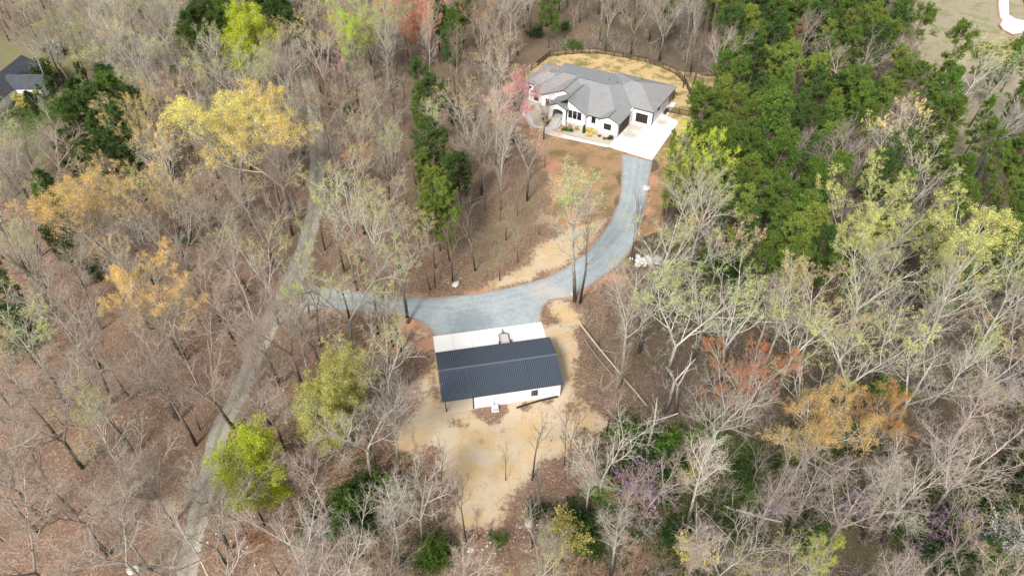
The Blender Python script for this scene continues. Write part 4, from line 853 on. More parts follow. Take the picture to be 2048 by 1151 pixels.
# --- single trees read off the photograph (crown middle)
for a in [
 ('dense', 497, 945, 11, 1.2, 'grey', 'lime'), ('dense', 500, 92, 18, 1.0, 'grey', 'lime'), ('bud', 420, 130, 19, 1.1, 'white', 'palegreen'), ('bud', 470, 155, 20, 1.2, 'white', 'palegreen'),
 ('broad', 450, 285, 22, 1.25, 'white', 'yel'), ('broad', 552, 305, 22, 1.1, 'white', 'yel'), ('broad', 185, 440, 20, 1.05, 'white', 'gold'), ('leaf', 300, 270, 18, .8, 'grey', 'gold'),
 ('bud', 310, 340, 19, 1.0, 'grey', 'tan'), ('leaf', 330, 430, 18, .9, 'grey', 'tan'), ('bud', 250, 450, 19, 1.0, 'grey', 'gold'), ('broad', 320, 610, 17, .95, 'white', 'gold'), ('bud', 520, 530, 19, .9, 'white', 'palegreen'),
 ('dense', 690, 775, 13, .95, 'grey', 'olive'), ('dense', 642, 840, 11, 1.0, 'grey', 'olive'), ('leaf', 735, 55, 20, .95, 'white', 'palegreen'), ('bud', 640, 110, 20, .9, 'white', 'yel'), ('leaf', 700, 110, 19, .85, 'grey', 'lime'),
 ('bud', 770, 90, 20, .9, 'grey', 'palegreen'), ('leaf', 820, 50, 20, .9, 'grey', 'red'), ('bud', 850, 90, 19, .9, 'pink', 'orange'), ('bud', 960, 60, 18, .8, 'pink', 'orange'), ('bud', 680, 165, 17, .7, 'grey', 'pinkred'),
 ('bud', 700, 400, 20, .9, 'white', 'palegreen'), ('bud', 690, 460, 19, 1.0, 'grey', 'palegreen'), ('bud', 800, 530, 18, 1.2, 'grey', 'tan'), ('bud', 745, 480, 19, 1.0, 'white', 'palegreen'),
 ('leaf', 1045, 218, 16, 1.1, 'white', 'pinkred'), ('bud', 1090, 200, 14, 1.0, 'white', 'pinkred'), ('bud', 1010, 240, 15, 1.1, 'white', 'pinkred'), ('bare', 990, 235, 17, 1.2, 'white'), ('bare', 960, 290, 17, 1.1, 'grey'), ('bare', 1000, 300, 15, 1.0, 'white'),
 ('bud', 1270 + 130, 440, 20, 1.15, 'white', 'palegreen'), ('bud', 1330, 500, 19, 1.1, 'white', 'palegreen'), ('bud', 1440, 500, 18, .9, 'grey', 'tan'), ('leaf', 1410, 370, 19, .8, 'grey', 'lime'), ('bud', 1385, 400, 18, .9, 'white', 'palegreen'),
 ('leaf', 1745, 465, 18, 1.0, 'white', 'palegreen'), ('bud', 1810, 480, 17, .9, 'white', 'palegreen'), ('bud', 1780, 270, 20, .95, 'white', 'yel'), ('bud', 1840, 360, 19, .9, 'white', 'palegreen'), ('bud', 1930, 170, 21, 1.2, 'white', 'yel'), ('bud', 1990, 150, 19, 1.0, 'white', 'palegreen'),
 ('leaf', 1880, 560, 23, 1.1, 'white', 'palegreen'), ('bud', 1900, 620, 22, 1.0, 'white', 'palegreen'), ('bud', 2020, 620, 21, 1.1, 'white', 'palegreen'), ('bud', 1740, 560, 21, 1.0, 'white', 'palegreen'), ('bud', 1720, 650, 20, 1.0, 'white', 'palegreen'), ('bud', 1640, 635, 19, 1.0, 'white', 'tan'),
 ('bud', 1560, 640, 19, 1.0, 'white', 'tan'), ('bud', 1480, 635, 19, 1.1, 'white', 'palegreen'), ('bud', 1600, 665, 19, 1.0, 'white', 'palegreen'), ('bud', 1420, 600, 19, 1.1, 'white', 'palegreen'), ('bare', 1540, 625, 18, 1.0, 'white'), ('bare', 1820, 640, 20, .9, 'white'),
 ('leaf', 1510, 785, 15, 1.0, 'white', 'rust'), ('bud', 1470, 780, 15, .9, 'white', 'orange'), ('bare', 1440, 830, 17, 1.1, 'white'), ('broad', 1640, 870, 15, 1.1, 'white', 'gold'), ('broad', 1755, 865, 13, .8, 'white', 'orange'),
 ('bare', 1850, 760, 18, 1.2, 'white'), ('bare', 1790, 960, 16, 1.1, 'white'), ('bare', 1840, 980, 17, 1.1, 'white'), ('bare', 1940, 930, 18, 1.1, 'mauve'), ('bare', 1550, 990, 15, 1.0, 'mauve'), ('bare', 1620, 980, 15, 1.1, 'mauve'), ('bare', 1700, 1010, 15, 1.1, 'mauve'),
 ('bare', 1410, 950, 17, 1.1, 'white'), ('bare', 1215, 920, 15, 1.0, 'white'), ('bare', 1180, 960, 13, .9, 'white'), ('bare', 1240, 1060, 15, 1.1, 'white'), ('bare', 1400, 1090, 14, 1.1, 'mauve'), ('bare', 1460, 1110, 14, 1.0, 'white'), ('bare', 1120, 1110, 14, .8, 'grey'),
 ('leaf', 1640, 1125, 10, .7, 'white', 'lime'), ('bare', 780, 1040, 16, 1.1, 'white'), ('bare', 830, 1000, 15, 1.0, 'white'), ('bare', 640, 1080, 16, 1.1, 'white'), ('bare', 690, 1120, 15, 1.1, 'white'), ('leaf', 535, 1100, 9, .7, 'pink', 'rust'),
 ('bud', 1090, 1115, 12, .9, 'white', 'palegreen'), ('bare', 225, 1090, 16, 1.0, 'white'), ('bare', 780, 840, 18, 1.1, 'grey'), ('bare', 720, 860, 18, 1.1, 'white'), ('bare', 80, 60, 20, 1.4, 'brown'), ('bare', 60, 90, 17, 1.1, 'grey'),
 ('bare', 230, 60, 20, 1.2, 'white'), ('bare', 170, 40, 20, 1.1, 'grey'), ('bare', 270, 110, 19, 1.2, 'white'), ('bare', 320, 50, 20, 1.2, 'grey'), ('bud', 240, 20, 20, 1.0, 'grey', 'palegreen'), ('bare', 330, 140, 19, 1.1, 'pink'), ('bud', 430, 195, 16, .8, 'grey', 'lime'), ('bare', 350, 200, 17, .9, 'pink'),
 ('bud', 45, 680, 19, 1.2, 'grey', 'palegreen'), ('bud', 30, 760, 18, 1.0, 'grey', 'tan'), ('bud', 60, 545, 18, .8, 'pink', 'palegreen'), ('bud', 610, 480, 12, .45, 'white', 'lime'),
 ]: C(*a)
# --- pines (crown middle)
PN = [(165, 200, 20), (230, 200, 21), (240, 260, 20), (160, 260, 19), (180, 320, 17), (215, 180, 20), (270, 220, 18), (100, 420, 19), (110, 470, 17), (5, 560, 20), (0, 620, 18), (95, 390, 17), (400, 30, 21), (450, 20, 21), (520, 30, 20), (560, 35, 20), (470, 45, 18), (590, 60, 19), (360, 165, 15), (370, 85, 17),
      (838, 168, 20), (862, 205, 20), (832, 215, 18), (850, 285, 19), (878, 300, 17), (846, 330, 15), (893, 352, 16), (918, 338, 14), (868, 368, 13), (190, 220, 20), (205, 270, 19), (150, 240, 19), (175, 170, 19), (250, 300, 17), (915, 60, 21), (905, 90, 19), (880, 25, 20), (930, 20, 18), (905, 225, 11), (390, 60, 20), (430, 60, 17), (145, 290, 15), (60, 200, 9), (80, 185, 8), (95, 170, 8), (130, 310, 13)]
for i, (px, py, h) in enumerate(PN): C('pine', px, py, h, .92 + .2 * math.sin(i * 3.1), 'grey', ('pinedk', 'pine', 'pinedk')[i % 3])
for px, py, h in [(870, 385, 19), (890, 410, 18), (860, 430, 17)]: C('pine', px, py, h, .9, 'grey', 'pineyel')
for px, py, h in [(900, 470, 9), (1345, 330, 17), (1360, 350, 17), (1335, 360, 15), (1350, 300, 16), (1375, 330, 16)]: C('pine', px, py, h, .6, 'grey', 'pineyel')
for px, py, h in [(1910, 95, 22), (1880, 160, 18), (1830, 60, 22), (1800, 40, 20), (2010, 120, 18), (1960, 130, 18), (2040, 190, 17), (1830, 170, 19), (1970, 230, 17), (2030, 230, 17), (1990, 330, 17), (1920, 350, 17), (1870, 230, 17), (2000, 480, 19), (2030, 440, 19), (2040, 520, 18), (1980, 520, 17), (2050, 90, 18), (1880, 310, 16), (1930, 400, 15), (1850, 450, 12), (1890, 470, 11)]: C('pine', px, py, h, 1.0, 'grey', 'pine')
for px, py, h in [(1600, 440, 19), (1580, 480, 18), (1620, 470, 19), (1560, 450, 17), (1640, 500, 17), (1590, 510, 16), (1490, 420, 18), (1520, 400, 18), (1500, 460, 16), (1550, 385, 17), (1480, 380, 17), (1500, 350, 17), (1570, 425, 18), (1660, 520, 14), (1540, 500, 14), (1410, 520, 8), (1560, 540, 9), (1490, 545, 8)]: C('pine', px, py, h, 1.0, 'grey', ('pine', 'pinedk', 'pineyel')[(px + py) % 3])
C('pine', 1590, 85, 19, .8, 'grey', 'brownpine'); C('pine', 1445, 190, 17, .6, 'grey', 'brownpine'); C('bare', 1610, 80, 20, .9, 'pink'); C('bare', 1600, 310, 15, .9, 'mauve'); C('bare', 1720, 320, 14, .9, 'mauve'); C('snag', 1585, 365, 14, 1, 'white'); C('bare', 1690, 420, 14, .9, 'pink')
C('bare', 1400, 90, 19, .7, 'dark'); C('sparse', 1385, 70, 20, .6, 'grey'); C('sparse', 1400, 40, 20, .6, 'grey')
# --- single trees read off their foot
for a in [('bud', 1149, 602, 23, 1.2, 'white', 'palegreen'), ('sparse', 1160, 606, 19, .9, 'dark'), ('sparse', 1268, 522, 14, .6, 'dark'), ('sparse', 1262, 520, 11, .5, 'dark'), ('sparse', 835, 768 + 195 - 10, 0, 1, 'dark'), ]:
    if a[3]: B(*a)
for px, py, h, r in [(889, 1012, 13, .7), (1011, 962, 9, .5), (1064, 960, 14, .75), (1128, 932, 11, .6), (838, 958, 12, .35), (873, 995, 9, .45), (933, 1085, 14, .5), (956, 1080, 7, .4), (985, 1095, 6, .4), (1073, 1045, 13, .9), (1138, 940, 12, .7), (1213, 865, 17, .5), (1222, 862, 12, .45),
                     (1345, 1000 - 630 + 20, 15, .4), (1400, 130, 16, .4), (1380, 150, 17, .4), (1370, 120, 18, .4), (1390, 165, 15, .35), (1412, 115, 17, .4), (1145, 100, 16, .6), (1262, 90, 14, .5), (1055, 362, 12, .8), (1035, 430, 9, .5), (1000, 440, 10, .5), (970, 420, 10, .5), (1345, 440, 12, .4), (1325, 470, 13, .4), (1330, 440, 15, .4)]: B('sparse', px, py, h, r, 'dark' if px < 1140 and py > 800 else 'brown')
for px, py, h in [(1290, 920, 13), (1330, 830, 14), (1350, 830, 12), (1560, 1010, 11), (1725, 1080, 12)]: B('snag', px, py, h, 1, 'white')
for px, py, h in [(225, 805, 19), (165, 935, 19), (83, 1035, 19), (75, 1062, 17), (152, 1028, 16), (345, 1050, 16), (460, 1100, 17), (455, 1132, 15), (305, 1140, 14), (500, 1085, 13), (360, 705, 18), (345, 1045, 14), (440, 640, 18), (400, 590, 19), (560, 770, 20), (612, 800, 21), (630, 790, 18), (650, 760, 18), (585, 470, 18), (570, 455, 17), (500, 590, 16), (600, 440, 18), (470, 690, 17), (540, 960 - 110, 17), (570, 900, 14), (535, 900, 15), (392, 890, 18), (470, 860, 18), (262, 800, 16)]:
    B('bare', px, py, h, 1.1, 'pink' if (px * 7 + py) % 3 else 'grey')
for px, py, h, r in [(870, 575, 14, .5), (860, 580, 12, .4), (755, 665, 16, .8), (802, 700, 17, .9), (783, 760, 16, .9), (785, 690, 14, .7), (690, 545, 16, .9), (650, 500, 15, .5), (740, 420, 16, .5), (905, 560, 12, .6), (950, 540, 12, .6), (1000, 560, 9, .7), (780, 400, 16, .6), (840, 500, 12, .6), (700, 640, 14, .6), (620, 640, 14, .5), (640, 690, 16, .6)]: B('sparse', px, py, h, r + .2, 'brown')
# flowering shrubs and evergreen bushes
for px, py, h, c in [(1275, 990, 5, 'purple'), (1255, 1000, 4, 'rust'), (1300, 985, 4, 'purple'), (1880, 1065, 4.5, 'purple'), (1900, 1085, 4, 'purple'), (2015, 805, 5, 'purple'), (1535, 1030, 2.8, 'purple'), (1690, 1028, 3, 'purple'), (1990, 1110, 5, 'white'), (2035, 1120, 5, 'white'), (1840, 1110, 3, 'purple'), (1950, 800, 4, 'palegreen'), (1980, 790, 4, 'palegreen'),
                     (105, 105, 3, 'white'), (120, 112, 3, 'white'), (128, 104, 3, 'white'), (112, 118, 2.6, 'white'), (100, 95, 2.5, 'white'), (650, 165, 4, 'pinkred')]: B('flower', px, py, h, 1, 'grey', c)
for i, (px, py, h, c) in enumerate([(1290, 905, 4, 'dkgreen'), (1320, 915, 4, 'green'), (1270, 950, 4, 'dkgreen'), (1345, 940, 4, 'dkgreen'), (1240, 880, 4, 'green'), (1310, 960, 4, 'dkgreen'), (1360, 900, 3.5, 'green'), (1400, 880, 3, 'green'), (1430, 890, 3, 'green'), (1370, 960, 3, 'olive'), (720, 1000, 4, 'dkgreen'), (750, 1015, 4, 'dkgreen'), (690, 1030, 4, 'green'), (770, 1000, 4, 'green'), (710, 1060, 3, 'dkgreen'), (870, 1110, 3, 'green'), (880, 1130, 3, 'green'),
        (1072, 1030, 2.6, 'dkgreen'), (1000, 1088, 2, 'green'), (1150, 1090, 4, 'olive'), (1165, 1060, 4, 'dkgreen'), (1130, 1070, 4, 'olive'), (1200, 1000, 4, 'green'), (1480, 960, 3, 'dkgreen'), (1500, 1000, 3, 'green'), (1600, 1090, 4, 'dkgreen'), (1690, 880, 4, 'green'), (1720, 900, 4, 'dkgreen'), (1580, 920, 3, 'green'), (1570, 890, 3, 'olive'), (1760, 800, 4, 'green'), (1780, 790, 3, 'green'), (1960, 1030, 4, 'dkgreen'), (1920, 1110, 5, 'dkgreen'), (1960, 1130, 4, 'green'), (2040, 990, 5, 'dkgreen'), (2045, 940, 4, 'green'), (2040, 780, 4, 'dkgreen'), (1870, 1140, 4, 'dkgreen'), (1380, 1120, 4, 'olive'), (1340, 1080, 3, 'dkgreen'),
        (70, 180, 5, 'dkgreen'), (90, 170, 5, 'dkgreen'), (55, 215, 4, 'olive'), (100, 155, 5, 'dkgreen'), (105, 180, 4, 'dkgreen'), (112, 160, 4, 'olive'), (72, 205, 3, 'dkgreen'), (100, 110, 3, 'dkgreen'), (118, 108, 3, 'green'),
        (1143, 98, 3, 'green'), (1155, 100, 2.5, 'green'), (1130, 97, 2, 'green'), (1075, 75, 4, 'dkgreen'), (1130, 60, 3, 'green'), (1100, 50, 3, 'green'), (1040, 200, 3, 'green'), (1030, 225, 3, 'dkgreen'), (1440, 545, 4, 'dkgreen'), (1460, 560, 4, 'dkgreen'), (1420, 540, 4, 'green'), (1690, 560, 3, 'dkgreen'), (1200, 235, 0, 'green'), (200, 560, 3, 'dkgreen'), (190, 540, 3, 'dkgreen'), (380, 490, 3, 'green'), (700, 230, 3, 'dkgreen'), (60, 660, 4, 'green'), (30, 640, 4, 'dkgreen'), (60, 700, 3, 'green')]):
    if h: B('bush', px, py, h, 1.1, 'brown', c)
NB_HAND = len(TREES)

# --- wood filled in between: which trees stand where
FREE = [(LANE, .9), (DRIVE, 1.2), (BARN, 4.0), (HOUSE, 7), (PAD, 3), (CLEARING, 1.0), (YARD, 1.5), (YARD2, .5), (BACKSTRAW, -2), (LAWN_R, -1), (PX([(-80, 90), (70, 80), (110, 120), (90, 200), (70, 260), (-80, 300)]), 1)]
FREE_NP = [(np.array(p), m) for p, m in FREE]
def clear_of(x, y, extra=0):
    for p, m in FREE_NP:
        if sdist(np.array([x]), np.array([y]), p)[0] > -(m + extra): return False
    return True
PINE_A = [(1385, -60), (1730, -60), (1790, 60), (1800, 160), (1740, 230), (1700, 300), (1650, 330), (1560, 330), (1480, 340), (1400, 320), (1365, 260), (1385, 160), (1410, 90)]
PINE_B = [(1620, 200), (1880, 260), (1900, 430), (1780, 430), (1640, 400)]
PINE_E = [(1480, 335), (1700, 330), (1700, 545), (1640, 560), (1470, 545)]; PINE_C = [(370, -60), (610, -60), (600, 60), (390, 50)]; PINE_D = [(1850, 120), (2150, 150), (2150, 420), (1900, 330)]
rr = random.Random(5)
def pick(w_): 
    t = rr.random() * sum(b for _, b in w_)
    for a, b in w_:
        t -= b
        if t <= 0: return a
    return w_[-1][0]
inpoly = lambda px, py, poly: sdist(np.array([float(px)]), np.array([float(py)]), poly)[0] > 0
def species(px, py):
    if inpoly(px, py, PINE_A): return [(('pine', 'grey', 'pine'), 5), (('pine', 'grey', 'pinedk'), 5), (('pine', 'grey', 'pineyel'), 2), (('bare', 'pink', None), .4)]
    if inpoly(px, py, PINE_E): return [(('pine', 'grey', 'pine'), 5), (('pine', 'grey', 'pinedk'), 3), (('bare', 'mauve', None), .8)]
    if inpoly(px, py, PINE_B): return [(('pine', 'grey', 'pine'), 4), (('pine', 'grey', 'pinedk'), 2), (('bare', 'mauve', None), 3), (('bud', 'white', 'palegreen'), 1)]
    if inpoly(px, py, PINE_C): return [(('pine', 'grey', 'pine'), 4), (('pine', 'grey', 'pinedk'), 3), (('bud', 'grey', 'palegreen'), 1)]
    if inpoly(px, py, PINE_D): return [(('pine', 'grey', 'pine'), 6), (('bare', 'white', None), 3), (('bud', 'white', 'palegreen'), 2)]
    if px < 640:
        if py > 800 and px < 560: return [(('bare', 'pink', None), 3.5), (('bare', 'grey', None), 2), (('sparse', 'brown', None), 2), (('bud', 'grey', 'olive'), 1.2), (('bud', 'pink', 'tan'), 1.5)]
        if py > 560: return [(('bare', 'pink', None), 5), (('bare', 'mauve', None), 3), (('bare', 'grey', None), 3), (('sparse', 'brown', None), 1.5), (('bud', 'pink', 'tan'), 2.5), (('bud', 'grey', 'olive'), 1)]
        if py > 330: return [(('bud', 'grey', 'tan'), 6), (('bare', 'pink', None), 3), (('bare', 'grey', None), 3), (('bud', 'grey', 'gold'), 2), (('bud', 'white', 'palegreen'), 1)]
        if px < 140: return [(('bare', 'white', None), 3), (('bud', 'grey', 'palegreen'), 3), (('bare', 'grey', None), 2), (('bud', 'grey', 'olive'), 3)]
        return [(('bare', 'pink', None), 3), (('bare', 'grey', None), 4), (('bare', 'white', None), 2), (('bud', 'grey', 'tan'), 2.5), (('bud', 'grey', 'palegreen'), 2.5), (('bud', 'grey', 'olive'), 2)]
    if px < 1100 and py < 640: return [(('bare', 'pink', None), 3), (('bare', 'grey', None), 3), (('bare', 'brown', None), 2), (('bud', 'grey', 'tan'), 3), (('bud', 'grey', 'palegreen'), 3), (('bud', 'pink', 'orange'), .8), (('bare', 'white', None), 1), (('sparse', 'brown', None), 2)]
    if px < 1100: return [(('bare', 'white', None), 3), (('bare', 'grey', None), 4), (('bare', 'pink', None), 2), (('bud', 'grey', 'olive'), 1.5)]
    if py < 120: return [(('bare', 'brown', None), 3), (('bare', 'grey', None), 3), (('pine', 'grey', 'pine'), 1)]
    if py > 760: return [(('bare', 'mauve', None), 5), (('bare', 'white', None), 3), (('bare', 'pink', None), 2), (('bud', 'grey', 'olive'), 2.5), (('bare', 'brown', None), 1), (('bud', 'white', 'tan'), 1)]
    if px > 1820 and py < 560: return [(('bare', 'white', None), 2.5), (('pine', 'grey', 'pine'), 4), (('bare', 'mauve', None), 2)]
    return [(('bare', 'white', None), 3), (('bare', 'grey', None), 3), (('bare', 'mauve', None), 3), (('bud', 'white', 'palegreen'), 3), (('bud', 'white', 'tan'), 2)]
OPEN_PX = [[(-20, 85), (60, 90), (105, 110), (195, 100), (205, 170), (120, 230), (60, 260), (-20, 260)], [(345, 1160), (400, 930), (425, 930), (410, 1160)], [(1040, 90), (1300, 85), (1400, 190), (1370, 330), (1300, 560), (1150, 600), (1090, 620), (860, 680), (860, 600), (1060, 560), (1110, 470), (960, 560), (950, 430), (1060, 330), (1060, 250)],
           [(860, 650), (1100, 640), (1150, 700), (1160, 800), (1100, 960), (900, 1000), (850, 830)], [(1820, -20), (2080, -20), (2080, 90), (1990, 150), (1960, 90), (1850, 80)], [(1050, 60), (1290, 50), (1300, 100), (1060, 110)], [(345, 1160), (400, 930), (470, 800), (530, 660), (590, 560), (640, 560), (640, 600), (560, 680), (500, 800), (440, 930), (405, 1160)], [(580, 600), (612, 460), (645, 460), (640, 600)], [(615, 250), (650, 250), (650, 470), (605, 470)], [(560, 20), (590, 20), (630, 200), (600, 200)]]
OPEN_NP = [np.array(p, float) for p in OPEN_PX]
def sight_open(x, y, h):
    for zf in (.55, .75, .95):
        px, py = proj(x, y, h * zf)
        for p in OPEN_NP:
            if sdist(np.array([px]), np.array([py]), p)[0] > 4: return True
    return False
cell = {}
def add_pt(x, y): cell.setdefault((int(x // 8), int(y // 8)), []).append((x, y))
def near(x, y, r):
    cx, cy = int(x // 8), int(y // 8)
    return any((x - a) ** 2 + (y - b) ** 2 < r * r for i in (-1, 0, 1) for j in (-1, 0, 1) for a, b in cell.get((cx + i, cy + j), ()))
for t in TREES:
    if t['kind'] not in ('bush', 'flower'): add_pt(t['x'], t['y'])
cand = [(rr.uniform(-215, 215), rr.uniform(24, 268)) for _ in range(26000)]
nrand = 0
KEY = []
for t in TREES:
    if t['kind'] in ('pine', 'leaf', 'dense', 'broad', 'snag') or (t['kind'] == 'bud' and t['leaf'] in ('red', 'orange', 'rust', 'pinkred', 'yel')):
        a_, b_ = proj(t['x'], t['y'], t['h'] * .74); c_, _ = proj(t['x'] + (6.5 if t['kind'] == 'broad' else 3.6) * t['rs'], t['y'], t['h'] * .74); KEY.append((a_, b_, (c_ - a_) * 1.15, t['y']))
KEY = np.array(KEY)
def blocks(x, y, h, k):
    for zf in (.5, .75, .95):
        a_, b_ = proj(x, y, h * zf); m = (np.hypot(KEY[:, 0] - a_, KEY[:, 1] - b_) < KEY[:, 2] * (1.15 if k != 'pine' else .5)) & (KEY[:, 3] > y)
        if m.any(): return True
    return False
for x, y in cand:
    px, py = proj(x, y, 14); gx_, gy_ = proj(x, y, 0)
    if px < -90 or px > 2140 or py > 1230 or gy_ < -30 or py < -140: continue
    sp = None; isp = inpoly(px, py, PINE_A)
    r = 4.5 if isp else (6.0 if px < 640 and py > 700 else 6.0)
    if y > 190: r *= 1.1
    if near(x, y, r) or not clear_of(x, y): continue
    k, bk, lf = pick(species(px, py)); h = {'pine': rr.uniform(15, 21), 'sparse': rr.uniform(9, 16)}.get(k, rr.uniform(14, 20.5))
    if px > 1100 and py > 760: h *= .82
    if blocks(x, y, h, k):
        if rr.random() < .85:
            if rr.random() < .6: continue
            k, h, lf = 'sparse', rr.uniform(6, 11), None
    if sight_open(x, y, h):
        if rr.random() < (.45 if 880 < gx_ < 1090 and 400 < gy_ < 590 else .93): continue
        k, h, lf = 'sparse', rr.uniform(6, 10), None
    if k == 'bare' and sum(q['kind'] == 'bare' for q in TREES) >= 298: k, lf = 'bud', rr.choice(['tan', 'olive', 'palegreen'])
    T(k, x, y, h, rr.uniform(.95, 1.4) if k in ('bare', 'bud') else rr.uniform(.85, 1.2) if k != 'sparse' else rr.uniform(.6, .9), bk, lf); add_pt(x, y); nrand += 1
from collections import Counter
for x, y in [(rr.uniform(-190, 200), rr.uniform(28, 235)) for _ in range(9000)]:      # thin understorey stems between the big trees
    px, py = proj(x, y, 6); gx_, gy_ = proj(x, y, 0)
    if sum(t['kind'] == 'sparse' for t in TREES) > 285: break
    if px < -60 or px > 2110 or gy_ > 1215 or gy_ < 10 or near(x, y, 2.7) or not clear_of(x, y, .5) or inpoly(px, py, PINE_A): continue
    if px < 600 and py > 650 and rr.random() < .25: continue
    h = rr.uniform(6, 12)
    if sight_open(x, y, h): continue
    T('sparse', x, y, h, rr.uniform(.55, .9), rr.choice(['brown', 'dark', 'grey', 'white']), None); add_pt(x, y)
print('trees', len(TREES), Counter(t['kind'] for t in TREES))

# ------------------------------------------------------------------ labels: each says which one
KN = dict(dense='leafing_tree', broad='leafing_tree', bare='bare_tree', sparse='slender_tree', bud='budding_tree', leaf='leafing_tree', pine='pine_tree', snag='dead_tree', bush='evergreen_bush', flower='flowering_shrub')
CAT = dict(dense='tree', broad='tree', bare='tree', sparse='tree', bud='tree', leaf='tree', pine='pine tree', snag='dead tree', bush='bush', flower='shrub')
BW = dict(grey='grey', white='pale white-grey', pink='pinkish-grey', brown='brown', dark='dark', mauve='mauve-grey')
LW = dict(lime='bright lime-green', yel='bright yellow', gold='golden', tan='tan', palegreen='pale yellow-green', olive='olive', orange='orange', rust='rust-red', red='red', pinkred='pink', purple='purple', white='white', green='green', dkgreen='dark green', pine='mid-green', pineyel='yellow-green', pinedk='dark green', brownpine='brown')
def look(t):
    k = t['kind']
    if k == 'bare': return ('tall ' if t['h'] > 18.5 else 'short ' if t['h'] < 15 else '') + BW[t['bark']] + ' leafless tree'
    if k == 'sparse': return BW[t['bark']] + ' slender bare tree'
    if k == 'bud': return LW[t['leaf']] + ' budding tree'
    if k in ('leaf', 'dense', 'broad'): return ('dense ' if k == 'dense' else 'broad ' if k == 'broad' else '') + LW[t['leaf']] + ' leafy tree'
    if k == 'pine': return ('tall ' if t['h'] > 18.5 else 'small ' if t['h'] < 15 else '') + LW[t['leaf']] + ' pine'
    if k == 'snag': return 'broken dead tree trunk'
    if k == 'bush': return LW[t['leaf']] + ' bush'
    return LW[t['leaf']] + ' flowering shrub'
LM = [('the barn', *bw(9, 5)), ('the white house', *hw(-12, 12)), ('the house garage', *hw(5, 5)), ('the driveway bend', *G(1240, 440)), ('the lane junction', *G(585, 600)), ('the yellow trees', *G(500, 295, 16.3)), ('the lime-green tree', *G(497, 945, 8)), ('the lane bottom', *G(372, 1140)),
      ('the old cottage', *G(40, 180)), ('the straw clearing', *G(1000, 960)), ('the white stone heap', *G(1297, 522)), ('the far lawn', *G(1930, 100)), ('the orange trees', *G(1700, 868, 10.5)), ('the yard fence', *hw(-12, 46)), ('the lane top', *G(572, 10)),
      ('the bottom right corner', *G(2000, 1120)), ('the right picture edge', *G(2040, 640)), ('the left picture edge', *G(10, 640)), ('the bottom left corner', *G(20, 1120)), ('the small lime tree', *G(1640, 1125, 7.4)), ('the purple shrub', *G(1275, 990)), ('the tall poplar', *G(1149, 602)), ('the top left corner', *G(150, 10)), ('the pine wood centre', *G(1560, 250)),
      ('the low golden tree', *G(320, 610, 12.6)), ('the brown hollow', *G(1020, 480)), ('the centre pines', *G(860, 380)), ('the left pines', *G(200, 330)), ('the lower right pines', *G(1600, 560)), ('the pale tree row', *G(1750, 780)), ('the salmon-red tree', *G(820, 50, 14.8)), ('the red-brown litter slope', *G(250, 900)), ('the brown log', *G(1500, 1030)), ('the upper left wood', *G(330, 200))]
ORD = ['nearest', 'second nearest', 'third nearest', 'fourth nearest', 'fifth nearest', 'sixth nearest', 'seventh nearest', 'eighth nearest', 'ninth nearest', 'tenth nearest', 'eleventh nearest', 'twelfth nearest', 'thirteenth nearest', 'fourteenth nearest', 'fifteenth nearest', 'sixteenth nearest']
def side(dx, dy):
    a = math.degrees(math.atan2(dy, dx)) % 360
    return ['right', 'upper right', 'upper side', 'upper left', 'left', 'lower left', 'lower side', 'lower right'][int((a + 22.5) // 45) % 8]
buck = {}
for t in TREES:
    n_, lx_, ly_ = min(LM, key=lambda l: math.hypot(l[1] - t['x'], l[2] - t['y'])); dx, dy = t['x'] - lx_, t['y'] - ly_
    t['zone'] = n_; buck.setdefault((look(t), n_, side(dx, dy)), []).append((math.hypot(dx, dy), t))
for (lk, n_, sd_), lst in buck.items():
    lst.sort(key=lambda q: q[0])
    for i, (_, t) in enumerate(lst):
        if len(lst) == 1: t['label'] = f'{lk}, only one on the {sd_} of {n_}'
        else: t['label'] = f'{lk}, {ORD[min(i, 15)]} on the {sd_} of {n_}'
GR = dict(dense='trees in young leaf', broad='trees in young leaf', bare='bare trees in the wood', sparse='slender bare trees', bud='trees coming into bud', leaf='trees in young leaf', pine='pines of the wood', snag='broken dead trees', bush='evergreen bushes of the undergrowth', flower='flowering shrubs')
proto_r = {'pine': 3.3}
trr = random.Random(99)
def plant(t):
    P_ = PROTO[t['kind']]; tm, cm, H0 = P_[trr.randrange(len(P_))]
    if t['kind'] == 'pine' and t['rs'] < .7: tm, cm, H0 = P_[4]
    if t['kind'] == 'pine' and t['x'] > 95 and t['h'] > 19 and trr.random() < .6: tm, cm, H0 = P_[3]
    if t['kind'] == 'flower': H0 = 4.2
    if t['h'] == 23: tm, cm, H0 = P_[1]
    if t['kind'] == 'dense' and t['leaf'] == 'lime': tm, cm, H0 = P_[0]
    s = t['h'] / H0
    e = bpy.data.objects.new(KN[t['kind']], None); col.objects.link(e); e.location = (t['x'], t['y'], 0); e.empty_display_size = .5
    e.rotation_euler = (trr.gauss(0, .03), trr.gauss(0, .03), trr.random() * 6.28); rs = t['rs']
    e.scale = (s * rs, s * rs, s); tag(e, t['label'], CAT[t['kind']], GR[t['kind']])
    a = bpy.data.objects.new('trunk', tm); a.parent = e; col.objects.link(a); b = bpy.data.objects.new('crown', cm); b.parent = e; col.objects.link(b)
    j = trr.uniform(.78, 1.15); bc = HC[t['bark']]; a.color = (*[c * j for c in bc], 1)
    if t['kind'] == 'pine': a.color = (1, 1, 1, 1)
    if t['leaf']:
        lc = LC[t['leaf']]; j2 = trr.uniform(.8, 1.2); g = trr.uniform(.92, 1.08); b.color = (lc[0] * j2 * g, lc[1] * j2 / g ** .3, lc[2] * j2, 1)
        if t['kind'] == 'bush': b.color = (lc[0] * j2 * g, lc[1] * j2, lc[2] * j2, 1)
    else: b.color = (*[c * j for c in bc], 1)
for t in TREES: plant(t)
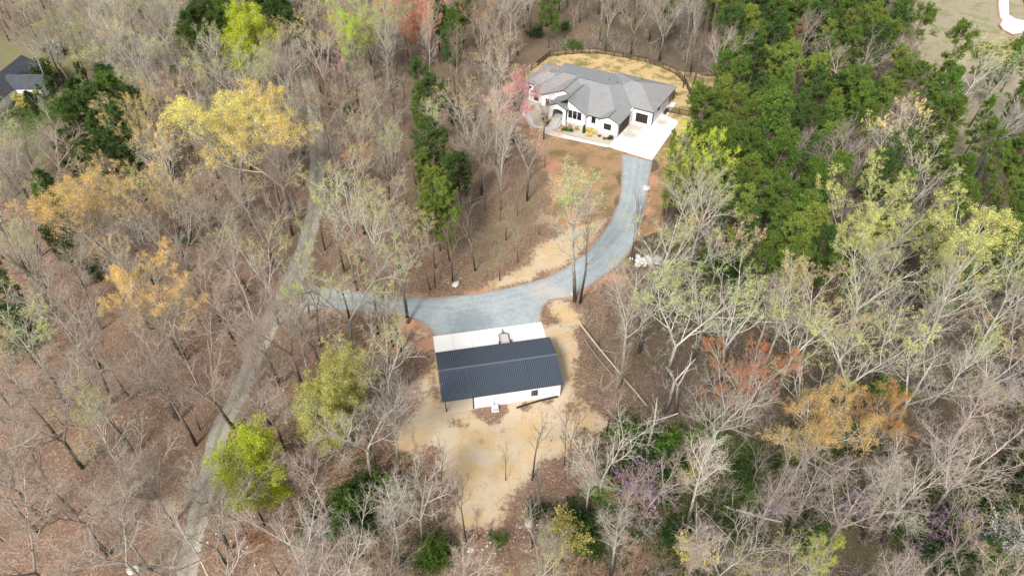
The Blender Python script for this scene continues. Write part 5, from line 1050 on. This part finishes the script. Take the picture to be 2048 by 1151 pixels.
print('planted', round(time.time() - T0, 1))

# ------------------------------------------------------------------ undergrowth (nobody could count it): twiggy brush, fallen sticks, stones
def brush_field(name, n, seed, sel, H, mat, per_leaf=0, colr=None, stems=5):
    rng = np.random.RandomState(seed); P = []
    tries = 0
    while len(P) < n and tries < 60:
        tries += 1
        xs = rng.uniform(-200, 200, 4000); ys = rng.uniform(28, 260, 4000); px, py = proj(xs, ys, 0)
        ok = (px > -60) & (px < 2110) & (py > -20) & (py < 1215)
        for p_, m in FREE_NP: ok &= sdist(xs, ys, p_) < -(m * .6)
        ok &= sel(xs, ys, px, py, rng)
        P += list(zip(xs[ok], ys[ok]))
    P = np.array(P[:n]); n = len(P)
    k = stems; az = rng.rand(n, k) * 6.28; a = R(55) * rng.rand(n, k) ** .7; h = H * rng.uniform(.5, 1.3, (n, 1)) * rng.uniform(.6, 1.1, (n, k))
    d = np.stack([np.sin(a) * np.cos(az), np.sin(a) * np.sin(az), np.cos(a)], -1); base = np.concatenate([P, np.zeros((n, 1))], 1)[:, None, :] + rng.normal(0, .25, (n, k, 3)) * [1, 1, 0]
    sk_pts = []; m1 = base + d * h[..., None] * .5; tip = base + d * h[..., None] + rng.normal(0, .15, (n, k, 3))
    S = np.stack([base, m1, tip], 2).reshape(-1, 3, 3)
    q = 5; t = rng.uniform(.3, .95, (len(S), q, 1)); st = S[:, None, 0] * (1 - t) + S[:, None, 2] * t; L = np.repeat(h.reshape(-1, 1), q, 1)[..., None]
    d2 = rng.normal(0, 1, (len(S), q, 3)) + d.reshape(-1, 1, 3) * 1.1; d2 /= np.linalg.norm(d2, axis=2, keepdims=True)
    S2 = np.stack([st, st + (d2 + rng.normal(0, .2, d2.shape)) * L * .34], 2).reshape(-1, 2, 3)
    sk = [(x, np.array([.02, .014, .008]), 1) for x in S] + [(x, np.array([.012, .007]), 1) for x in S2]
    V, F = tubes(sk, (1,), {1: 3}); me = np_mesh(name, V, F, [mat]); return tag(link(name, me), kind='stuff')
def brushmat(name, a, b):
    n = N(name, .9); g = n.n('ShaderNodeNewGeometry'); n.color(n.mix(n.ramp(n.noise(.35, 3), .3, .7), a, b)); return n.m
right = lambda xs, ys, px, py, rng: (xs > 12) & (rng.rand(len(xs)) < .9)
left = lambda xs, ys, px, py, rng: (xs < 12) & (rng.rand(len(xs)) < np.where((px < 640) & (py > 620), .4, .95))
brush_field('undergrowth', 2300, 1, right, 2.4, brushmat('brush_twig', (.13, .10, .085), (.22, .19, .15)))
brush_field('undergrowth', 1100, 5, right, 3.4, brushmat('pale_brush_twig', (.40, .36, .33), (.48, .45, .40)))
brush_field('undergrowth', 2700, 2, left, 2.2, brushmat('brush_twig_warm', (.27, .20, .15), (.38, .32, .23)))
def sticks():
    rng = np.random.RandomState(3); n = 2600; xs = rng.uniform(-150, 150, n * 3); ys = rng.uniform(28, 230, n * 3); ok = np.ones(len(xs), bool)
    for p_, m in FREE_NP[:10]: ok &= sdist(xs, ys, p_) < -.3
    xs, ys = xs[ok][:n], ys[ok][:n]; n = len(xs); a = rng.rand(n) * 3.14; L = rng.uniform(.3, 1.5, n) ; dx = np.cos(a) * L; dy = np.sin(a) * L
    sk = [(np.array([[x - u, y - v, .12], [x, y, .2 + rng.rand() * .15], [x + u, y + v, .12 + rng.rand() * .3]]), np.array([.03, .028, .012]), 1) for x, y, u, v in zip(xs, ys, dx, dy)]
    V, F = tubes(sk, (1,), {1: 3}); tag(link('fallen_sticks', np_mesh('fallen_sticks', V, F, [simple('stick_wood', (.27, .22, .17), .9, .3, .5)])), kind='stuff')
sticks()
def low_leaves():
    """dark green ground cover where the wood floor is green"""
    rng = np.random.RandomState(4); C_ = []; rq = np.random.RandomState(6)
    extra = [(int(rq.uniform(1150, 2040)), int(rq.uniform(860, 1140)), rq.uniform(2, 4.5), int(rq.uniform(60, 220))) for _ in range(34)]
    for px, py, r, n in [(1310, 930, 7, 900), (1270, 960, 5, 500), (1500, 920, 5, 350), (1650, 900, 5, 400), (740, 1010, 6, 800), (700, 1040, 5, 400), (860, 1110, 4, 300), (1900, 1080, 7, 700), (2020, 980, 7, 700), (640, 1040, 4, 250), (1450, 1000, 6, 300), (1180, 1060, 5, 400), (1700, 790, 5, 300), (1440, 550, 7, 500), (2040, 790, 5, 350), (40, 230, 8, 500), (30, 690, 6, 300), (1380, 560, 4, 150), (1950, 1130, 6, 500), (1360, 1110, 5, 300)] + extra:
        x, y = G(px, py); q = rng.normal(0, r * .55, (n, 2)); C_.append(np.stack([x + q[:, 0], y + q[:, 1], np.abs(rng.normal(0, .35, n)) + .1], 1))
    C_ = np.concatenate(C_); C_ = np.repeat(C_, 7, 0) + rng.normal(0, .22, (len(C_) * 7, 3)); C_[:, 2] = np.abs(C_[:, 2]); n = len(C_)
    a = rng.normal(0, 1, (n, 3)); a /= np.linalg.norm(a, axis=1, keepdims=True); b = np.cross(a, rng.normal(0, 1, (n, 3))); b /= np.linalg.norm(b, axis=1, keepdims=True); s = rng.uniform(.08, .2, (n, 1))
    V = np.stack([C_ - a * s, C_ - b * s * .6, C_ + a * s, C_ + b * s * .6], 1).reshape(-1, 3)
    o = link('ground_ivy', np_mesh('ground_ivy', V, np.arange(n * 4).reshape(-1, 4), [leaf_m])); o.color = (.065, .11, .022, 1); tag(o, kind='stuff')
low_leaves()
def rock_mesh(seed, sub=1):
    import bmesh
    bm = bmesh.new(); bmesh.ops.create_icosphere(bm, subdivisions=sub, radius=1); rng = random.Random(seed)
    for v in bm.verts: v.co *= rng.uniform(.65, 1.15); v.co.z *= .6
    me = bpy.data.meshes.new('rock'); bm.to_mesh(me); bm.free(); return me
rocks = [rock_mesh(i, 2) for i in range(4)]
for m in rocks: m.materials.append(quartz)
def rock(px, py, s, label, group=None):
    o = link('rock', rocks[int(px) % 4]); x, y = G(px, py); o.location = (x, y, s * .25); o.scale = (s, s * .8, s); o.rotation_euler = (0, 0, px); tag(o, label, 'rock', group); return o
rock(1292, 378, 1.0, 'white stone at the right edge of the driveway below the concrete pad')
rock(1148, 590, .7, 'white stone at the foot of the tall grey poplar')
rock(912, 570, .8, 'pale stone above the driveway, right of two small ones'); rock(1057, 1047, .8, 'pale stone beside the bush at the bottom of the clearing')
rock(267, 1140, .8, 'pale stone lying alone near the bottom of the red-brown litter'); rock(940, 1100, .5, 'pale stone below the clearing by a snapped trunk')
hp = thing('stone_heap', 'white stone heap spread beside the driveway bend', 'stone heap', (0, 0, 0)); hr = random.Random(8)
for i in range(60):
    x, y = G(1297 + hr.gauss(0, 13), 522 + hr.gauss(0, 5)); o = link('stone', rocks[i % 4], hp); s = hr.uniform(.25, .75); o.location = (x, y, s * .3); o.scale = (s, s, s * .8); o.rotation_euler = (0, 0, i)
def stones():
    import bmesh
    rng = random.Random(12); bm = bmesh.new()
    for px, py, n, sx, sy in [(q[0], q[1], int(q[2] * 1.8), q[3] * 1.3, q[4] * 1.3) for q in [(250, 830, 14, 25, 12), (670, 620, 12, 20, 5), (690, 585, 10, 18, 4), (985, 1080, 26, 45, 16), (1060, 1040, 14, 25, 12), (560, 820, 14, 20, 20), (470, 1040, 16, 20, 40), (900, 565, 5, 8, 4), (740, 590, 6, 8, 3), (640, 480, 8, 10, 30), (1190, 1040, 8, 15, 15), (540, 590, 5, 20, 20), (640, 655, 8, 15, 5)]]:
        for i in range(n):
            x, y = G(px + rng.gauss(0, sx), py + rng.gauss(0, sy)); s = rng.uniform(.07, .19)
            r_ = bmesh.ops.create_icosphere(bm, subdivisions=1, radius=s, matrix=Matrix.Translation((x, y, s * .3)) @ Matrix.Diagonal((1, rng.uniform(.6, 1), .6, 1)))
    me = bpy.data.meshes.new('scattered_stones'); bm.to_mesh(me); bm.free(); me.materials.append(quartz); tag(link('scattered_stones', me), kind='stuff')
stones()
# fallen logs
logm = simple('log_bark', (.26, .22, .18), .9, .3, 2); logp = simple('log_pale', (.38, .34, .27), .85, .2, 2)
LG = [((1160, 650), (1292, 822), .22, .5, 'long pale fallen trunk leaning down right beside the clearing edge'), ((1168, 680), (1235, 770), .12, .3, 'thin pale pole crossing the long fallen trunk'), ((1255, 858), (1355, 835), .28, .4, 'thick pale fallen log by the dark green bushes below the barn corner'), ((1340, 855), (1420, 890), .2, .3, 'pale log in the brush right of the thick pale log'),
      ((1445, 1015), (1560, 1050), .28, .3, 'thick brown fallen log above the stacked brush at the bottom'), ((1430, 1090), (1510, 1022), .1, .6, 'thin pale stick leaning up over the brown fallen log'), ((1395, 1010), (1470, 1095), .12, .3, 'thin mossy log crossing below the brown fallen log'), ((1880, 920), (1990, 1080), .22, .6, 'long tan trunk fallen down right near the lower right'),
      ((1990, 950), (2045, 1100), .2, .8, 'straight pale broken trunk leaning at the right edge'), ((820, 468), (905, 470), .13, .3, 'thin white fallen pole left of the yellow-green pines'), ((925, 408), (965, 398), .1, .25, 'short pale stick right of the dark pines in the hollow'), ((1220, 610), (1270, 640), .08, .3, 'thin white stick in the brush right of the poplar'), ((475, 608), (520, 600), .1, .2, 'thin log on the red litter left of the lane junction'),
      ((490, 635), (515, 615), .08, .2, 'short pale log below the thin log left of the junction'), ((1300, 90), (1350, 68), .18, .5, 'brown fallen trunk behind the yard fence'), ((1700, 900), (1790, 950), .15, .4, 'pale log below the golden tree at the right'), ((1580, 905), (1660, 960), .2, .4, 'broken pale limb under the golden tree'), ((640, 860), (700, 830), .1, .3, 'pale limb beneath the olive leafy tree'), ((1690, 960), (1760, 1010), .12, .3, 'grey pole lying in the mauve brush'), ((1120, 870), (1165, 1000), .07, 1.5, 'dark bent sapling arching over the right side of the clearing')]
for i, (a, b, r, z, lab) in enumerate(LG):
    A_ = Vector((*G(*a), r + .1)); B_ = Vector((*G(*b), r + z * 2)); mb = MB(); k = 6; lr = random.Random(i)
    r *= .8
    pts = [A_.lerp(B_, j / k) + Vector((lr.gauss(0, .1), lr.gauss(0, .1), 0)) for j in range(k + 1)]; mb.tube(pts, [r * (1 - .5 * j / k) for j in range(k + 1)], 7)
    for j in range(4):
        q = pts[1 + j]; d = Vector((lr.gauss(0, 1), lr.gauss(0, 1), .6)); mb.tube([q, q + d * .7, q + d * 1.1], [r * .35, r * .2, r * .1], 4)
    tag(mb.build('fallen_log', logp if i % 2 == 0 else logm), lab, 'log', 'fallen trunks in the wood')
# garden bushes at the house
gb = [(530, 828, .75, 'green'), (582, 836, .65, 'green'), (628, 818, .55, 'tan'), (572, 800, .55, 'tan'), (730, 836, .75, 'lime'), (772, 852, .6, 'lime'), (733, 874, .6, 'lime'), (818, 878, .4, 'green'), (853, 897, .35, 'green'), (906, 897, .7, 'dkgreen'), (385, 770, .8, 'green'), (362, 740, .6, 'green'), (400, 722, .5, 'tan'), (358, 706, .5, 'tan'), (250, 650, .6, 'tan'), (688, 815, 0, 'g')]
for i, (a, b, s, c) in enumerate(gb):
    if not s: continue
    x, y = G(1000 + a * .24334, 60 + b * .24334); tm, cm, H0 = PROTO['bush'][i % 2]; e = thing('garden_bush', '', '', (x, y, .02)); e['category'] = 'bush'; e['group'] = 'low bushes in the bed before the white house'
    e['label'] = ['round green bush beside the steps, upper one', 'round green bush right of the front steps, lower one', 'small straw-coloured bush under the three tall windows', 'small straw-coloured bush next to the front steps', 'large yellow bush right of the conifer', 'yellow bush nearest the small window wall', 'yellow bush nearest the walkway edge', 'tiny dull bush left under the garage window', 'tiniest dull bush under the garage window', 'dark bush at the garage corner of the bed', 'largest green bush left of the steps', 'green bush behind the largest one left of the steps', 'small straw bush left of the steps by the wall', 'small straw bush farthest up left of the steps', 'small straw bush alone in the left bed'][i]
    e.scale = (s * .8, s * .8, s * .42); e.rotation_euler = (0, 0, i)
    for nm, me in (('stem', tm), ('crown', cm)):
        o = link(nm, me, e); o.color = (*LC[c if c != 'lime' else 'yel'], 1) if nm == 'crown' else (1, 1, 1, 1)
x, y = G(1000 + 688 * .24334, 60 + 845 * .24334); cn = thing('conifer', 'dark narrow conifer standing against the white house wall', 'conifer', (x, y, .02)); rng = np.random.RandomState(5)
n = 900; z = rng.uniform(.05, 2.2, n); r_ = .42 * np.sqrt(np.clip(1 - z / 2.3, 0, 1)) * rng.uniform(.6, 1.05, n) ; az = rng.rand(n) * 6.28; C0 = np.stack([r_ * np.cos(az), r_ * np.sin(az), z], 1)
a = rng.normal(0, 1, (n, 3)); a[:, 2] += 1; a /= np.linalg.norm(a, axis=1, keepdims=True); b = np.cross(a, rng.normal(0, 1, (n, 3))); b /= np.linalg.norm(b, axis=1, keepdims=True)
V = np.stack([C0 - a * .1, C0 - b * .05, C0 + a * .12, C0 + b * .05], 1).reshape(-1, 3); o = link('crown', np_mesh('conifer_crown', V, np.arange(n * 4).reshape(-1, 4), [needle_m]), cn); o.color = (.05, .09, .03, 1); MB().tube([(0, 0, 0), (0, 0, 2)], [.06, .02], 6).build('trunk', pinebark, cn)

print('done', round(time.time() - T0, 1))

print('tris', sum(sum(len(p.vertices) - 2 for p in m.polygons) if len(m.polygons) < 3000 else len(m.polygons) * 2 for m in bpy.data.meshes), round(time.time() - T0, 1))
